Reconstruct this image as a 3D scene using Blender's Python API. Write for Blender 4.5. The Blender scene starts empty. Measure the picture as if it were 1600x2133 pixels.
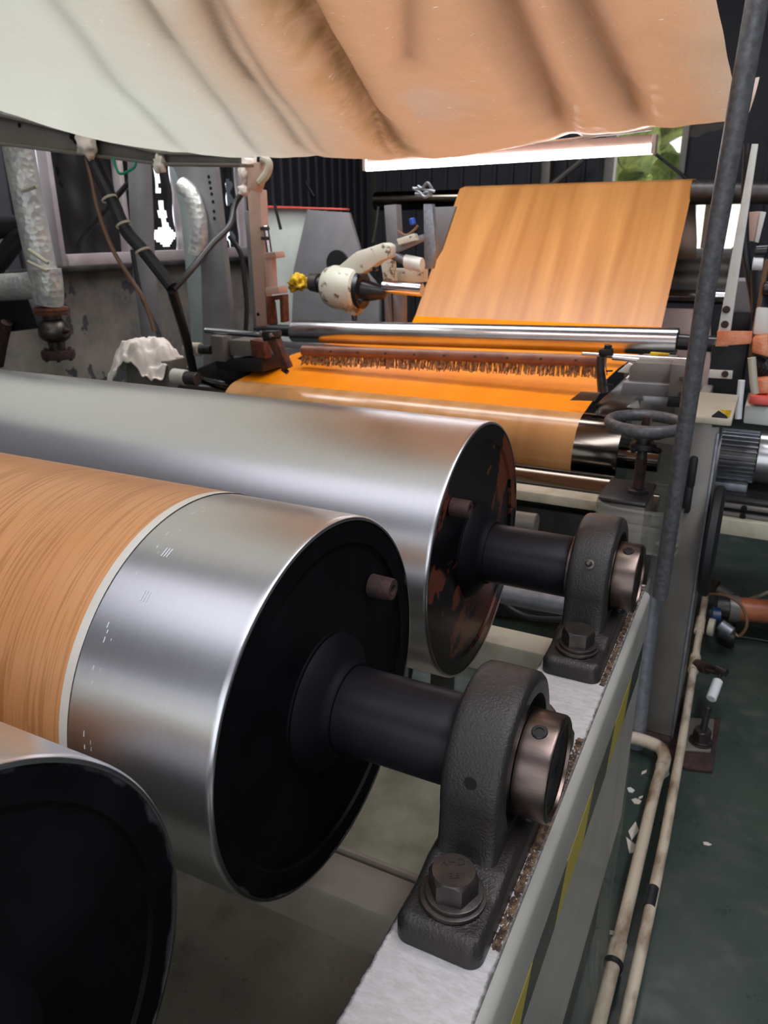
import bpy, bmesh, math, random
from mathutils import Vector, Matrix, noise
PI = math.pi
R_ = math.radians
random.seed(7)
SC = bpy.context.scene
COL = SC.collection

# ---------------------------------------------------------------- camera, world, lights, exposure
def link(o):
    COL.objects.link(o)
    return o

cam_d = bpy.data.cameras.new('camera')
cam = link(bpy.data.objects.new('camera', cam_d))
YAW, PITCH, ROLL = 0.4657, 0.3586, -0.0078
fw = Vector((-math.sin(YAW) * math.cos(PITCH), math.cos(YAW) * math.cos(PITCH), -math.sin(PITCH)))
rt = Vector((math.cos(YAW), math.sin(YAW), 0))
up = rt.cross(fw)
rt2 = math.cos(ROLL) * rt + math.sin(ROLL) * up
up2 = -math.sin(ROLL) * rt + math.cos(ROLL) * up
M = Matrix((rt2, up2, -fw)).transposed().to_4x4()
M.translation = Vector((0, 0, 1.642))
cam.matrix_world = M
cam_d.sensor_fit = 'VERTICAL'
cam_d.sensor_height = 36
cam_d.lens = 26.65
cam_d.clip_start = 0.02
cam_d.clip_end = 200
cam_d.dof.use_dof = True
cam_d.dof.focus_distance = 0.98
cam_d.dof.aperture_fstop = 11
SC.camera = cam

SC.view_settings.view_transform = 'Standard'
SC.view_settings.look = 'None'
SC.view_settings.gamma = 1
SC.view_settings.use_curve_mapping = False
SC.view_settings.exposure = 0.0

world = bpy.data.worlds.new('world')
SC.world = world
world.use_nodes = True
bg = world.node_tree.nodes['Background']
bg.inputs[0].default_value = (0.88, 0.92, 1.0, 1)
bg.inputs[1].default_value = 1.9

def area(name, loc, rot, sx, sy, power, color=(1, 1, 1)):
    d = bpy.data.lights.new(name, 'AREA')
    d.shape = 'RECTANGLE'
    d.size = sx
    d.size_y = sy
    d.energy = power
    d.color = color
    o = link(bpy.data.objects.new(name, d))
    o.location = loc
    o.rotation_euler = rot
    return o
# roof lamps of the hall and two added lights (their housings are built further down)
area('roof_or_added_light', (-1.7, 1.6, 4.35), (0, 0, 0), 3.6, 0.5, 74, (0.95, 1.0, 0.93))
area('roof_or_added_light', (-1.7, 4.6, 4.35), (0, 0, 0), 3.6, 0.5, 110, (1.0, 0.98, 1.0))
area('roof_or_added_light', (1.1, 0.6, 4.35), (0, 0, 0), 0.5, 3.6, 90, (0.92, 0.92, 1.0))
area('added_soft_light', (-1.6, -0.9, 4.50), (0, 0, 0), 4.6, 2.2, 46, (0.87, 0.87, 1.0))  # unseen soft panel added for the lavender bands on the rollers
area('roof_or_added_light', (-3.9, 3.0, 4.35), (0, 0, 0), 0.5, 3.0, 95, (0.96, 0.97, 1.0))  # unseen lamp added to brighten the left background
sun_d = bpy.data.lights.new('sun', 'SUN')
sun_d.energy = 13.0
sun_d.angle = 0.01
sun_d.color = (1.0, 0.97, 0.86)
sun = link(bpy.data.objects.new('sun', sun_d))
sun.rotation_euler = (R_(24), R_(4), 0)

# ---------------------------------------------------------------- materials
def nt(name):
    m = bpy.data.materials.new(name)
    m.use_nodes = True
    return m, m.node_tree, m.node_tree.nodes['Principled BSDF']

def nn(t, kind, **kw):
    n = t.nodes.new(kind)
    for k, v in kw.items():
        if k.startswith('i_'):
            n.inputs[k[2:].replace('_', ' ')].default_value = v
        elif isinstance(k, str) and k.startswith('n') and k[1:].isdigit():
            n.inputs[int(k[1:])].default_value = v
        else:
            setattr(n, k, v)
    return n

def ramp(t, fac, stops, interp='LINEAR'):
    r = t.nodes.new('ShaderNodeValToRGB')
    r.color_ramp.interpolation = interp
    e = r.color_ramp.elements
    while len(e) < len(stops):
        e.new(0.5)
    for i, (p, c) in enumerate(stops):
        e[i].position = p
        e[i].color = tuple(c) + (1,) if len(c) == 3 else c
    t.links.new(fac, r.inputs[0])
    return r.outputs[0]

def coords(t, scale=(1, 1, 1), src='Object'):
    c = t.nodes.new('ShaderNodeTexCoord')
    mp = t.nodes.new('ShaderNodeMapping')
    mp.inputs['Scale'].default_value = scale
    t.links.new(c.outputs[src], mp.inputs[0])
    return mp.outputs[0]

def noisy(t, vec, scale, detail=4, rough=0.55, dist=0.0):
    n = nn(t, 'ShaderNodeTexNoise')
    n.inputs['Scale'].default_value = scale
    n.inputs['Detail'].default_value = detail
    n.inputs['Roughness'].default_value = rough
    n.inputs['Distortion'].default_value = dist
    t.links.new(vec, n.inputs['Vector'])
    return n.outputs['Fac']

def bump(t, b, fac, strength, dist=0.01, prev=None):
    n = t.nodes.new('ShaderNodeBump')
    n.inputs['Strength'].default_value = strength
    n.inputs['Distance'].default_value = dist
    t.links.new(fac, n.inputs['Height'])
    if prev:
        t.links.new(prev, n.inputs['Normal'])
    t.links.new(n.outputs[0], b.inputs['Normal'])
    return n.outputs[0]

def mixc(t, fac, a, b, mode='MIX'):
    m = t.nodes.new('ShaderNodeMix')
    m.data_type = 'RGBA'
    m.blend_type = mode
    for s, v in ((m.inputs[0], fac), (m.inputs[6], a), (m.inputs[7], b)):
        if isinstance(v, (int, float)):
            s.default_value = v
        elif isinstance(v, tuple):
            s.default_value = v + (1,) if len(v) == 3 else v
        else:
            t.links.new(v, s)
    return m.outputs[2]

def mat(name, c, rough=0.5, metal=0.0, c2=None, sc=6, lo=0.42, hi=0.62, bs=0, bsc=60, bd=0.004,
        stretch=(1, 1, 1), coat=0, src='Object', det=4):
    m, t, b = nt(name)
    b.inputs['Roughness'].default_value = rough
    b.inputs['Metallic'].default_value = metal
    if coat:
        b.inputs['Coat Weight'].default_value = coat
        b.inputs['Coat Roughness'].default_value = 0.15
    v = coords(t, stretch, src)
    if c2:
        f = noisy(t, v, sc, det)
        t.links.new(ramp(t, f, [(lo, c), (hi, c2)]), b.inputs['Base Color'])
    else:
        f = noisy(t, v, sc, det)
        k = 0.86
        t.links.new(ramp(t, f, [(0.3, tuple(x * k for x in c)), (0.7, tuple(min(1, x * 1.1) for x in c))]),
                    b.inputs['Base Color'])
    if bs:
        bump(t, b, noisy(t, v, bsc, 5), bs, bd)
    return m

MT = {}
MT['cast'] = mat('cast_iron_paint', (0.030, 0.028, 0.026), 0.27, 0.2, (0.036, 0.027, 0.025), 9, 0.45, 0.7, 0.5, 360, 0.0025)
MT['black'] = mat('black_paint', (0.006, 0.006, 0.008), 0.55)
MT['blackgloss'] = mat('black_gloss', (0.010, 0.010, 0.014), 0.32)
def lowspec(m, v):
    m.node_tree.nodes['Principled BSDF'].inputs['Specular IOR Level'].default_value = v
    return m
MT['shaft'] = mat('shaft_black', (0.007, 0.007, 0.011), 0.38, 0.0, (0.012, 0.011, 0.015), 9)
lowspec(MT['shaft'], 0.2)
MT['hub'] = mat('hub_black', (0.004, 0.004, 0.006), 0.6, 0.0)
MT['hub'].node_tree.nodes['Principled BSDF'].inputs['Specular IOR Level'].default_value = 0.15
MT['collar'] = mat('brown_steel', (0.13, 0.10, 0.088), 0.31, 1.0, (0.185, 0.135, 0.112), 12, 0.35, 0.7, 0.1, 90, 0.001, (1, 6, 6))
MT['bolt'] = mat('bolt_steel', (0.085, 0.075, 0.072), 0.38, 0.85, (0.14, 0.115, 0.10), 40, 0.4, 0.65, 0.3, 220, 0.001)
MT['darkhole'] = mat('deep_black', (0.002, 0.002, 0.002), 0.9)
MT['rust'] = mat('rust', (0.16, 0.045, 0.022), 0.85, 0, (0.07, 0.028, 0.02), 40, 0.4, 0.6, 0.5, 200, 0.002)
MT['rust_dark'] = mat('dark_rust', (0.075, 0.036, 0.03), 0.75, 0.2, (0.035, 0.022, 0.02), 40, 0.4, 0.6, 0.5, 200, 0.002)
MT['crumb'] = mat('rust_crumb', (0.20, 0.125, 0.07), 0.9, 0, (0.05, 0.03, 0.02), 90, 0.42, 0.58)
MT['galv'] = mat('galvanised_dark', (0.12, 0.122, 0.13), 0.5, 0.4, (0.21, 0.215, 0.23), 70, 0.35, 0.7, 0.35, 160, 0.001)
MT['galv_light'] = mat('galvanised_light', (0.22, 0.24, 0.27), 0.48, 0.6, (0.33, 0.35, 0.39), 40, 0.35, 0.7, 0.2, 120, 0.001)
MT['frame_grey'] = mat('grey_brown_paint', (0.17, 0.155, 0.138), 0.38, 0.2, (0.24, 0.22, 0.195), 4, 0.35, 0.7, 0.05, 60, 0.001)
MT['dark_steel'] = mat('dark_steel', (0.045, 0.043, 0.045), 0.42, 0.6, (0.085, 0.078, 0.075), 9)
MT['beige'] = mat('beige_paint', (0.50, 0.46, 0.36), 0.5, 0, (0.36, 0.31, 0.23), 9, 0.52, 0.75, 0.1, 60, 0.001)
MT['pink_paint'] = mat('pinkish_column_paint', (0.52, 0.35, 0.28), 0.45, 0, (0.42, 0.27, 0.21), 5, 0.5, 0.7)
MT['pink_pale'] = mat('pale_pink_panel', (0.78, 0.56, 0.50), 0.5)
MT['white_metal'] = mat('white_metal', (0.66, 0.65, 0.60), 0.45, 0, (0.50, 0.47, 0.42), 9, 0.5, 0.75)
MT['brown_beam'] = mat('brown_grey_beam', (0.27, 0.23, 0.185), 0.55, 0, (0.20, 0.165, 0.13), 7, 0.45, 0.7)
MT['lit_floor'] = mat('lit_olive_floor', (0.33, 0.33, 0.245), 0.5, 0, (0.20, 0.205, 0.15), 7, 0.42, 0.66, det=6)  # olive floor colour, made paler to paint in the light on it
MT['cream'] = mat('cream_beam', (0.62, 0.58, 0.44), 0.55, 0, (0.45, 0.40, 0.28), 12, 0.5, 0.75)
MT['chrome'] = mat('chrome', (0.62, 0.62, 0.66), 0.12, 1.0)
MT['satin'] = mat('satin_steel', (0.48, 0.47, 0.48), 0.24, 1.0, (0.58, 0.57, 0.58), 3)
MT['dark_roller'] = mat('dark_polished_roller', (0.10, 0.085, 0.07), 0.14, 1.0)
MT['grey_plate'] = mat('grey_plate', (0.20, 0.195, 0.205), 0.5, 0.1)
MT['pale_plate'] = mat('pale_plate', (0.62, 0.66, 0.61), 0.45, 0, (0.54, 0.57, 0.53), 3)
MT['green_grey'] = mat('green_grey_panel', (0.24, 0.285, 0.28), 0.5, 0.1, (0.33, 0.375, 0.36), 2.5, 0.4, 0.65)
MT['rubber'] = mat('black_rubber', (0.013, 0.014, 0.018), 0.5)
MT['brown_hose'] = mat('amber_hose', (0.19, 0.10, 0.055), 0.35)
MT['cloth'] = mat('white_rag', (0.84, 0.76, 0.70), 0.95, 0, (0.70, 0.61, 0.55), 12, 0.5, 0.7, 0.4, 120, 0.003)
MT['yellow'] = mat('yellow_rag', (0.75, 0.48, 0.02), 0.85, 0, (0.5, 0.28, 0.01), 30, 0.45, 0.6, 0.5, 90, 0.004)
MT['bristle'] = mat('tan_bristle', (0.58, 0.33, 0.17), 0.85, 0, (0.20, 0.11, 0.07), 60, 0.4, 0.6)
MT['brush_wood'] = mat('brush_wood', (0.30, 0.13, 0.085), 0.45, 0, (0.22, 0.09, 0.06), 12)
MT['copper_box'] = mat('orange_film_box', (0.62, 0.17, 0.065), 0.28, 0, (0.78, 0.32, 0.17), 14, 0.4, 0.6, 0.6, 25, 0.01)
MT['red_white'] = mat('red_white_board', (0.75, 0.11, 0.08), 0.4)
MT['orange_pipe'] = mat('orange_pipe', (0.42, 0.135, 0.055), 0.35, 0, (0.30, 0.085, 0.04), 10)
MT['blue'] = mat('blue_plastic', (0.02, 0.08, 0.45), 0.4)
MT['blue_dark'] = mat('dark_blue_plastic', (0.01, 0.035, 0.10), 0.4)
MT['hall_wall'] = mat('hall_wall', (0.20, 0.20, 0.22), 0.8)
MT['green_clip'] = mat('green_string', (0.01, 0.28, 0.16), 0.5)
MT['white_plastic'] = mat('white_plastic', (0.78, 0.80, 0.82), 0.35)
MT['chip'] = mat('paint_chip', (0.66, 0.62, 0.54), 0.8)
MT['edge_paint'] = mat('edge_paint', (0.44, 0.43, 0.40), 0.30, 0, (0.36, 0.35, 0.32), 5, 0.45, 0.7)
MT['window_paint'] = mat('window_paint', (0.36, 0.31, 0.315), 0.5)
MT['pvc'] = mat('stained_pipe', (0.62, 0.54, 0.41), 0.5, 0, (0.22, 0.14, 0.085), 18, 0.46, 0.66, 0.35, 80, 0.002, (1, 0.35, 1), det=6)
MT['belt'] = mat('belt_rubber', (0.008, 0.008, 0.012), 0.6)
MT['roof'] = mat('roof_sheet', (0.042, 0.041, 0.052), 0.7)
MT['tube_housing'] = mat('lamp_housing', (0.30, 0.19, 0.15), 0.6)
MT['purple_primer'] = mat('bare_edge', (0.035, 0.022, 0.035), 0.6)
MT['ink_plate'] = mat('brown_plate', (0.22, 0.13, 0.085), 0.25, 0.3)
MT['film_strip'] = None

def steel_drum():
    m, t, b = nt('brushed_drum_steel')
    b.inputs['Metallic'].default_value = 1
    v = coords(t, (60, 1.2, 1.2))
    f = noisy(t, v, 6, 6, 0.6)
    t.links.new(ramp(t, f, [(0.2, (0.63, 0.63, 0.645)), (0.8, (0.68, 0.68, 0.695))]), b.inputs['Base Color'])
    r = nn(t, 'ShaderNodeMapRange')
    r.inputs['To Min'].default_value = 0.29
    r.inputs['To Max'].default_value = 0.33
    t.links.new(f, r.inputs['Value'])
    t.links.new(r.outputs[0], b.inputs['Roughness'])
    b.inputs['Anisotropic'].default_value = 0.3
    return m
MT['drum'] = steel_drum()

def end_plate(rusty):
    m, t, b = nt('drum_end_black' + ('_rusty' if rusty else ''))
    b.inputs['Roughness'].default_value = 0.32 if rusty else 0.5
    b.inputs['Specular IOR Level'].default_value = 0.3 if rusty else 0.12
    v = coords(t)
    f = noisy(t, v, 5, 5, 0.6, 0.4)
    base = ramp(t, noisy(t, v, 12, 4), [(0.4, (0.003, 0.003, 0.004)), (0.75, (0.007, 0.007, 0.009))])
    if rusty:
        col = mixc(t, ramp(t, f, [(0.535, (0, 0, 0)), (0.555, (1, 1, 1))]), base, (0.14, 0.034, 0.015))
    else:
        col = base
    sp = nn(t, 'ShaderNodeSeparateXYZ')
    tc = nn(t, 'ShaderNodeTexCoord')
    t.links.new(tc.outputs['Object'], sp.inputs[0])
    cb = nn(t, 'ShaderNodeCombineXYZ')
    t.links.new(sp.outputs[1], cb.inputs[1])
    t.links.new(sp.outputs[2], cb.inputs[2])
    ln = nn(t, 'ShaderNodeVectorMath', operation='LENGTH')
    t.links.new(cb.outputs[0], ln.inputs[0])
    ra = nn(t, 'ShaderNodeMath', operation='MULTIPLY_ADD')
    t.links.new(noisy(t, v, 17, 4, 0.6), ra.inputs[0])
    ra.inputs[1].default_value = 0.028
    t.links.new(ln.outputs['Value'], ra.inputs[2])
    col = mixc(t, ramp(t, ra.outputs[0], [(0.2600, (0, 0, 0)), (0.2610, (1, 1, 1))]), col, (0.055, 0.053, 0.058))
    t.links.new(col, b.inputs['Base Color'])
    return m
MT['end'] = end_plate(False)
MT['end_rusty'] = end_plate(True)

def wood(name, a, c, dark, fine=1.0, rough=0.36):
    """printed wood grain; UV u = metres across the web, v = metres along it"""
    m, t, b = nt(name)
    b.inputs['Roughness'].default_value = rough
    v1 = coords(t, (1, 0.05, 1), 'UV')
    broad = noisy(t, v1, 9, 3, 0.5, 0.1)
    base = ramp(t, broad, [(0.36, a), (0.64, c)])
    v2 = coords(t, (1, 0.03, 1), 'UV')
    f1 = noisy(t, v2, 230, 2, 0.5, 0.35)
    f2 = noisy(t, v2, 36, 4, 0.6, 0.7)
    lines = ramp(t, f1, [(0.40, (1, 1, 1)), (0.50, (0, 0, 0))])
    lines2 = ramp(t, f2, [(0.40, (1, 1, 1)), (0.56, (0, 0, 0))])
    mul = nn(t, 'ShaderNodeMath', operation='MULTIPLY')
    t.links.new(lines, mul.inputs[0])
    t.links.new(lines2, mul.inputs[1])
    add = nn(t, 'ShaderNodeMath', operation='MULTIPLY_ADD')
    t.links.new(lines2, add.inputs[0])
    add.inputs[1].default_value = 0.10
    ad2 = nn(t, 'ShaderNodeMath', operation='MULTIPLY_ADD')
    t.links.new(lines, ad2.inputs[0])
    ad2.inputs[1].default_value = 0.38
    m3 = nn(t, 'ShaderNodeMath', operation='MULTIPLY')
    t.links.new(mul.outputs[0], m3.inputs[0])
    m3.inputs[1].default_value = 0.18
    t.links.new(m3.outputs[0], ad2.inputs[2])
    t.links.new(ad2.outputs[0], add.inputs[2])
    sc = nn(t, 'ShaderNodeMath', operation='MULTIPLY')
    t.links.new(add.outputs[0], sc.inputs[0])
    sc.inputs[1].default_value = fine
    sc.use_clamp = True
    t.links.new(mixc(t, sc.outputs[0], base, dark), b.inputs['Base Color'])
    return m
MT['paper'] = wood('printed_paper', (0.68, 0.305, 0.112), (0.73, 0.345, 0.135), (0.42, 0.16, 0.05), 1.0, 0.34)
MT['paper_far'] = wood('printed_paper_far', (0.64, 0.29, 0.09), (0.47, 0.19, 0.052), (0.45, 0.19, 0.06), 0.3, 0.42)
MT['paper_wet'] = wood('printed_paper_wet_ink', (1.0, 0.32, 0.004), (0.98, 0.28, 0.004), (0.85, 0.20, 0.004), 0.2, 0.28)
MT['paper_turn'] = wood('printed_paper_glossy', (0.62, 0.33, 0.13), (0.50, 0.24, 0.08), (0.45, 0.21, 0.07), 0.2, 0.22)
MT['paper_margin'] = mat('paper_margin', (0.80, 0.76, 0.66), 0.5)

def rail_paint():
    m, t, b = nt('chipped_white_paint')
    b.inputs['Roughness'].default_value = 0.5
    c = nn(t, 'ShaderNodeTexCoord')
    sep = nn(t, 'ShaderNodeSeparateXYZ')
    t.links.new(c.outputs['Object'], sep.inputs[0])
    v = coords(t)
    fine = noisy(t, coords(t, (3, 9, 3)), 18, 6, 0.7)
    base = ramp(t, fine, [(0.35, (0.47, 0.45, 0.435)), (0.6, (0.60, 0.58, 0.57))])
    dirt = ramp(t, noisy(t, v, 9, 6, 0.65), [(0.57, (0, 0, 0)), (0.72, (1, 1, 1))])
    base = mixc(t, dirt, base, (0.36, 0.27, 0.19))
    # chipped edges: worn through where |x| of the rail (object space) plus noise passes its edge
    ab = nn(t, 'ShaderNodeMath', operation='ABSOLUTE')
    t.links.new(sep.outputs[0], ab.inputs[0])
    ns = nn(t, 'ShaderNodeMath', operation='MULTIPLY_ADD')
    t.links.new(noisy(t, coords(t, (60, 60, 60)), 1.6, 6, 0.7), ns.inputs[0])
    ns.inputs[1].default_value = 0.010
    t.links.new(ab.outputs[0], ns.inputs[2])
    edge = ramp(t, ns.outputs[0], [(0.0600, (0, 0, 0)), (0.0606, (1, 1, 1))])
    t.links.new(mixc(t, edge, base, (0.032, 0.022, 0.032)), b.inputs['Base Color'])
    bump(t, b, edge, 0.4, -0.002)
    return m
MT['rail'] = rail_paint()

def hazard():
    m, t, b = nt('hazard_tape')
    b.inputs['Roughness'].default_value = 0.35
    c = nn(t, 'ShaderNodeTexCoord')
    sep = nn(t, 'ShaderNodeSeparateXYZ')
    t.links.new(c.outputs['Object'], sep.inputs[0])
    a = nn(t, 'ShaderNodeMath', operation='MULTIPLY_ADD')
    t.links.new(sep.outputs[2], a.inputs[0])
    a.inputs[1].default_value = -0.7
    t.links.new(sep.outputs[1], a.inputs[2])
    d = nn(t, 'ShaderNodeMath', operation='DIVIDE')
    t.links.new(a.outputs[0], d.inputs[0])
    d.inputs[1].default_value = 0.335
    fr = nn(t, 'ShaderNodeMath', operation='FRACT')
    t.links.new(d.outputs[0], fr.inputs[0])
    t.links.new(ramp(t, fr.outputs[0], [(0, (0.018, 0.022, 0.022)), (0.5, (0.55, 0.43, 0.015))], 'CONSTANT'), b.inputs['Base Color'])
    return m
MT['hazard'] = hazard()

def floor_mat(name, c1, c2, c3):
    m, t, b = nt(name)
    v = coords(t)
    f = noisy(t, v, 1.6, 6, 0.65)
    f2 = noisy(t, v, 9, 6, 0.7)
    col = ramp(t, f, [(0.35, c1), (0.62, c2)])
    col = mixc(t, ramp(t, f2, [(0.52, (0, 0, 0)), (0.72, (1, 1, 1))]), col, c3)
    sp = ramp(t, noisy(t, v, 150, 2), [(0.74, (0, 0, 0)), (0.78, (1, 1, 1))])
    col = mixc(t, sp, col, (0.22, 0.22, 0.18))
    t.links.new(col, b.inputs['Base Color'])
    t.links.new(ramp(t, f2, [(0.3, (0.22, 0.22, 0.22)), (0.7, (0.5, 0.5, 0.5))]), b.inputs['Roughness'])
    bump(t, b, f2, 0.06, 0.004)
    return m
MT['floor'] = floor_mat('green_floor_paint', (0.026, 0.047, 0.040), (0.042, 0.062, 0.050), (0.078, 0.080, 0.068))

def concrete_wall():
    m, t, b = nt('stained_plaster')
    b.inputs['Roughness'].default_value = 0.85
    v = coords(t)
    col = ramp(t, noisy(t, v, 2.2, 7, 0.65), [(0.34, (0.10, 0.092, 0.090)), (0.5, (0.20, 0.175, 0.15)), (0.66, (0.27, 0.24, 0.20))])
    pe = ramp(t, noisy(t, v, 2.8, 5, 0.6, 0.4), [(0.60, (0, 0, 0)), (0.615, (1, 1, 1))])
    t.links.new(mixc(t, pe, col, (0.06, 0.058, 0.066)), b.inputs['Base Color'])
    bump(t, b, pe, 0.5, -0.01)
    return m
MT['bare_floor'] = floor_mat('bare_olive_floor', (0.085, 0.082, 0.062), (0.125, 0.12, 0.088), (0.07, 0.062, 0.048))
MT['plaster'] = concrete_wall()

def canopy_mat():
    """hanging plastic sheet, milky, dirty, with orange bounce light painted into its colour; UV: u across (0 left, 1 right), v near to far"""
    m, t, b = nt('milky_plastic_sheet')
    b.inputs['Roughness'].default_value = 0.34
    b.inputs['Specular IOR Level'].default_value = 0.5
    c = nn(t, 'ShaderNodeTexCoord')
    sep = nn(t, 'ShaderNodeSeparateXYZ')
    t.links.new(c.outputs['UV'], sep.inputs[0])
    vec = coords(t)
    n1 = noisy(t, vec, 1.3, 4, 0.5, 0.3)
    at_ = nn(t, 'ShaderNodeAttribute', attribute_name='orange_glow')  # orange light bounced off the paper, painted into the sheet colour
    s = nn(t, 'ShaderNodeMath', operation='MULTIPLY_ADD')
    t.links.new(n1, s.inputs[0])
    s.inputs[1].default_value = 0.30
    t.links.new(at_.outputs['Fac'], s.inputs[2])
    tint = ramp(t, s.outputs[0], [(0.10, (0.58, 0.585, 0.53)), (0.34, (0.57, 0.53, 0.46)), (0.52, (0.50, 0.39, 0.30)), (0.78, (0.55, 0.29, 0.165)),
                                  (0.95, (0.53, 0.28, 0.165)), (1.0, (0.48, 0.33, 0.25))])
    # brown grease along the middle crease
    cr = nn(t, 'ShaderNodeAttribute', attribute_name='crease')
    st = nn(t, 'ShaderNodeMath', operation='MULTIPLY')
    t.links.new(cr.outputs['Fac'], st.inputs[0])
    t.links.new(ramp(t, noisy(t, vec, 9, 6, 0.65, 0.5), [(0.42, (0, 0, 0)), (0.62, (1, 1, 1))]), st.inputs[1])
    col = mixc(t, st.outputs[0], tint, (0.34, 0.19, 0.075))
    spk = ramp(t, noisy(t, coords(t, (1, 3, 1)), 42, 3, 0.6), [(0.70, (0, 0, 0)), (0.76, (1, 1, 1))])
    col = mixc(t, spk, col, (0.84, 0.85, 0.82))
    t.links.new(col, b.inputs['Base Color'])
    wr = noisy(t, coords(t, (2.2, 1, 1)), 7, 5, 0.6, 0.8)
    bp = bump(t, b, wr, 0.35, 0.02)
    tr = nn(t, 'ShaderNodeBsdfTranslucent')
    mx = nn(t, 'ShaderNodeMixShader')
    mx.inputs[0].default_value = 0.5
    t.links.new(b.outputs[0], mx.inputs[1])
    t.links.new(tr.outputs[0], mx.inputs[2])
    # shade of the folds painted in by darkening the translucent colour
    fo = nn(t, 'ShaderNodeAttribute', attribute_name='fold_shade')
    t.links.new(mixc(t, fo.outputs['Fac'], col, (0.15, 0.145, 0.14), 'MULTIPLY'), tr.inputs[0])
    out = [n for n in t.nodes if n.type == 'OUTPUT_MATERIAL'][0]
    t.links.new(mx.outputs[0], out.inputs[0])
    return m
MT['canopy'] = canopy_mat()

def film(name, tint, haze, rough=0.12, wr=0.5, sc=14, st=(1, 1, 1)):
    """clear stretched film: transparent with a milky diffuse part and a glossy skin"""
    m, t, b = nt(name)
    b.inputs['Base Color'].default_value = tint + (1,)
    b.inputs['Roughness'].default_value = rough
    f = noisy(t, coords(t, st), sc, 4, 0.6, 0.5)
    bump(t, b, f, wr, 0.01)
    tr = nn(t, 'ShaderNodeBsdfTransparent')
    tr.inputs[0].default_value = (0.97, 0.97, 0.95, 1)
    mx = nn(t, 'ShaderNodeMixShader')
    r = nn(t, 'ShaderNodeMapRange')
    r.inputs['From Min'].default_value = 0.35
    r.inputs['From Max'].default_value = 0.7
    r.inputs['To Min'].default_value = haze * 0.75
    r.inputs['To Max'].default_value = min(1, haze * 1.3)
    t.links.new(f, r.inputs['Value'])
    t.links.new(r.outputs[0], mx.inputs[0])
    t.links.new(tr.outputs[0], mx.inputs[1])
    t.links.new(b.outputs[0], mx.inputs[2])
    out = [n for n in t.nodes if n.type == 'OUTPUT_MATERIAL'][0]
    t.links.new(mx.outputs[0], out.inputs[0])
    return m
MT['film'] = film('clear_film', (0.60, 0.60, 0.55), 0.13, 0.12, 0.5, 9, (1, 1, 0.35))
MT['film_wrap'] = film('stretch_wrap', (0.62, 0.62, 0.58), 0.28, 0.12, 0.9, 10, (0.6, 0.6, 7))
MT['glass'] = film('window_glass', (0.10, 0.11, 0.12), 0.15, 0.05, 0.0)

def foil():
    m, t, b = nt('crinkled_foil')
    b.inputs['Metallic'].default_value = 0.45
    b.inputs['Roughness'].default_value = 0.38
    v = coords(t)
    t.links.new(ramp(t, noisy(t, v, 9, 3), [(0.4, (0.50, 0.51, 0.52)), (0.65, (0.68, 0.67, 0.62))]), b.inputs['Base Color'])
    vo = nn(t, 'ShaderNodeTexVoronoi')
    vo.inputs['Scale'].default_value = 30
    t.links.new(v, vo.inputs['Vector'])
    bump(t, b, vo.outputs['Distance'], 0.5, 0.012)
    return m
MT['foil'] = foil()

def emit(name, c, s):
    m, t, b = nt(name)
    b.inputs['Base Color'].default_value = c + (1,)
    b.inputs['Emission Color'].default_value = c + (1,)
    b.inputs['Emission Strength'].default_value = s
    return m
MT['tube_light'] = emit('lit_tube', (0.92, 0.94, 1.0), 26)

def leaves():
    m, t, b = nt('leaves')
    v = coords(t)
    t.links.new(ramp(t, noisy(t, v, 5, 6, 0.7), [(0.35, (0.20, 0.34, 0.06)), (0.6, (0.66, 0.80, 0.22))]), b.inputs['Base Color'])
    b.inputs['Roughness'].default_value = 0.6
    bump(t, b, noisy(t, v, 7, 6, 0.8), 1.0, 0.2)
    return m
MT['leaves'] = leaves()

def castwhite():
    m, t, b = nt('scuffed_cream_casting')
    b.inputs['Roughness'].default_value = 0.4
    v = coords(t)
    f = ramp(t, noisy(t, v, 14, 6, 0.7), [(0.57, (0, 0, 0)), (0.62, (1, 1, 1))])
    base = ramp(t, noisy(t, v, 3), [(0.3, (0.50, 0.49, 0.40)), (0.7, (0.68, 0.66, 0.56))])
    t.links.new(mixc(t, f, base, (0.14, 0.11, 0.06)), b.inputs['Base Color'])
    return m
MT['castwhite'] = castwhite()

# ---------------------------------------------------------------- mesh helpers (world coordinates)
def V(*a):
    return Vector(a)

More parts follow.
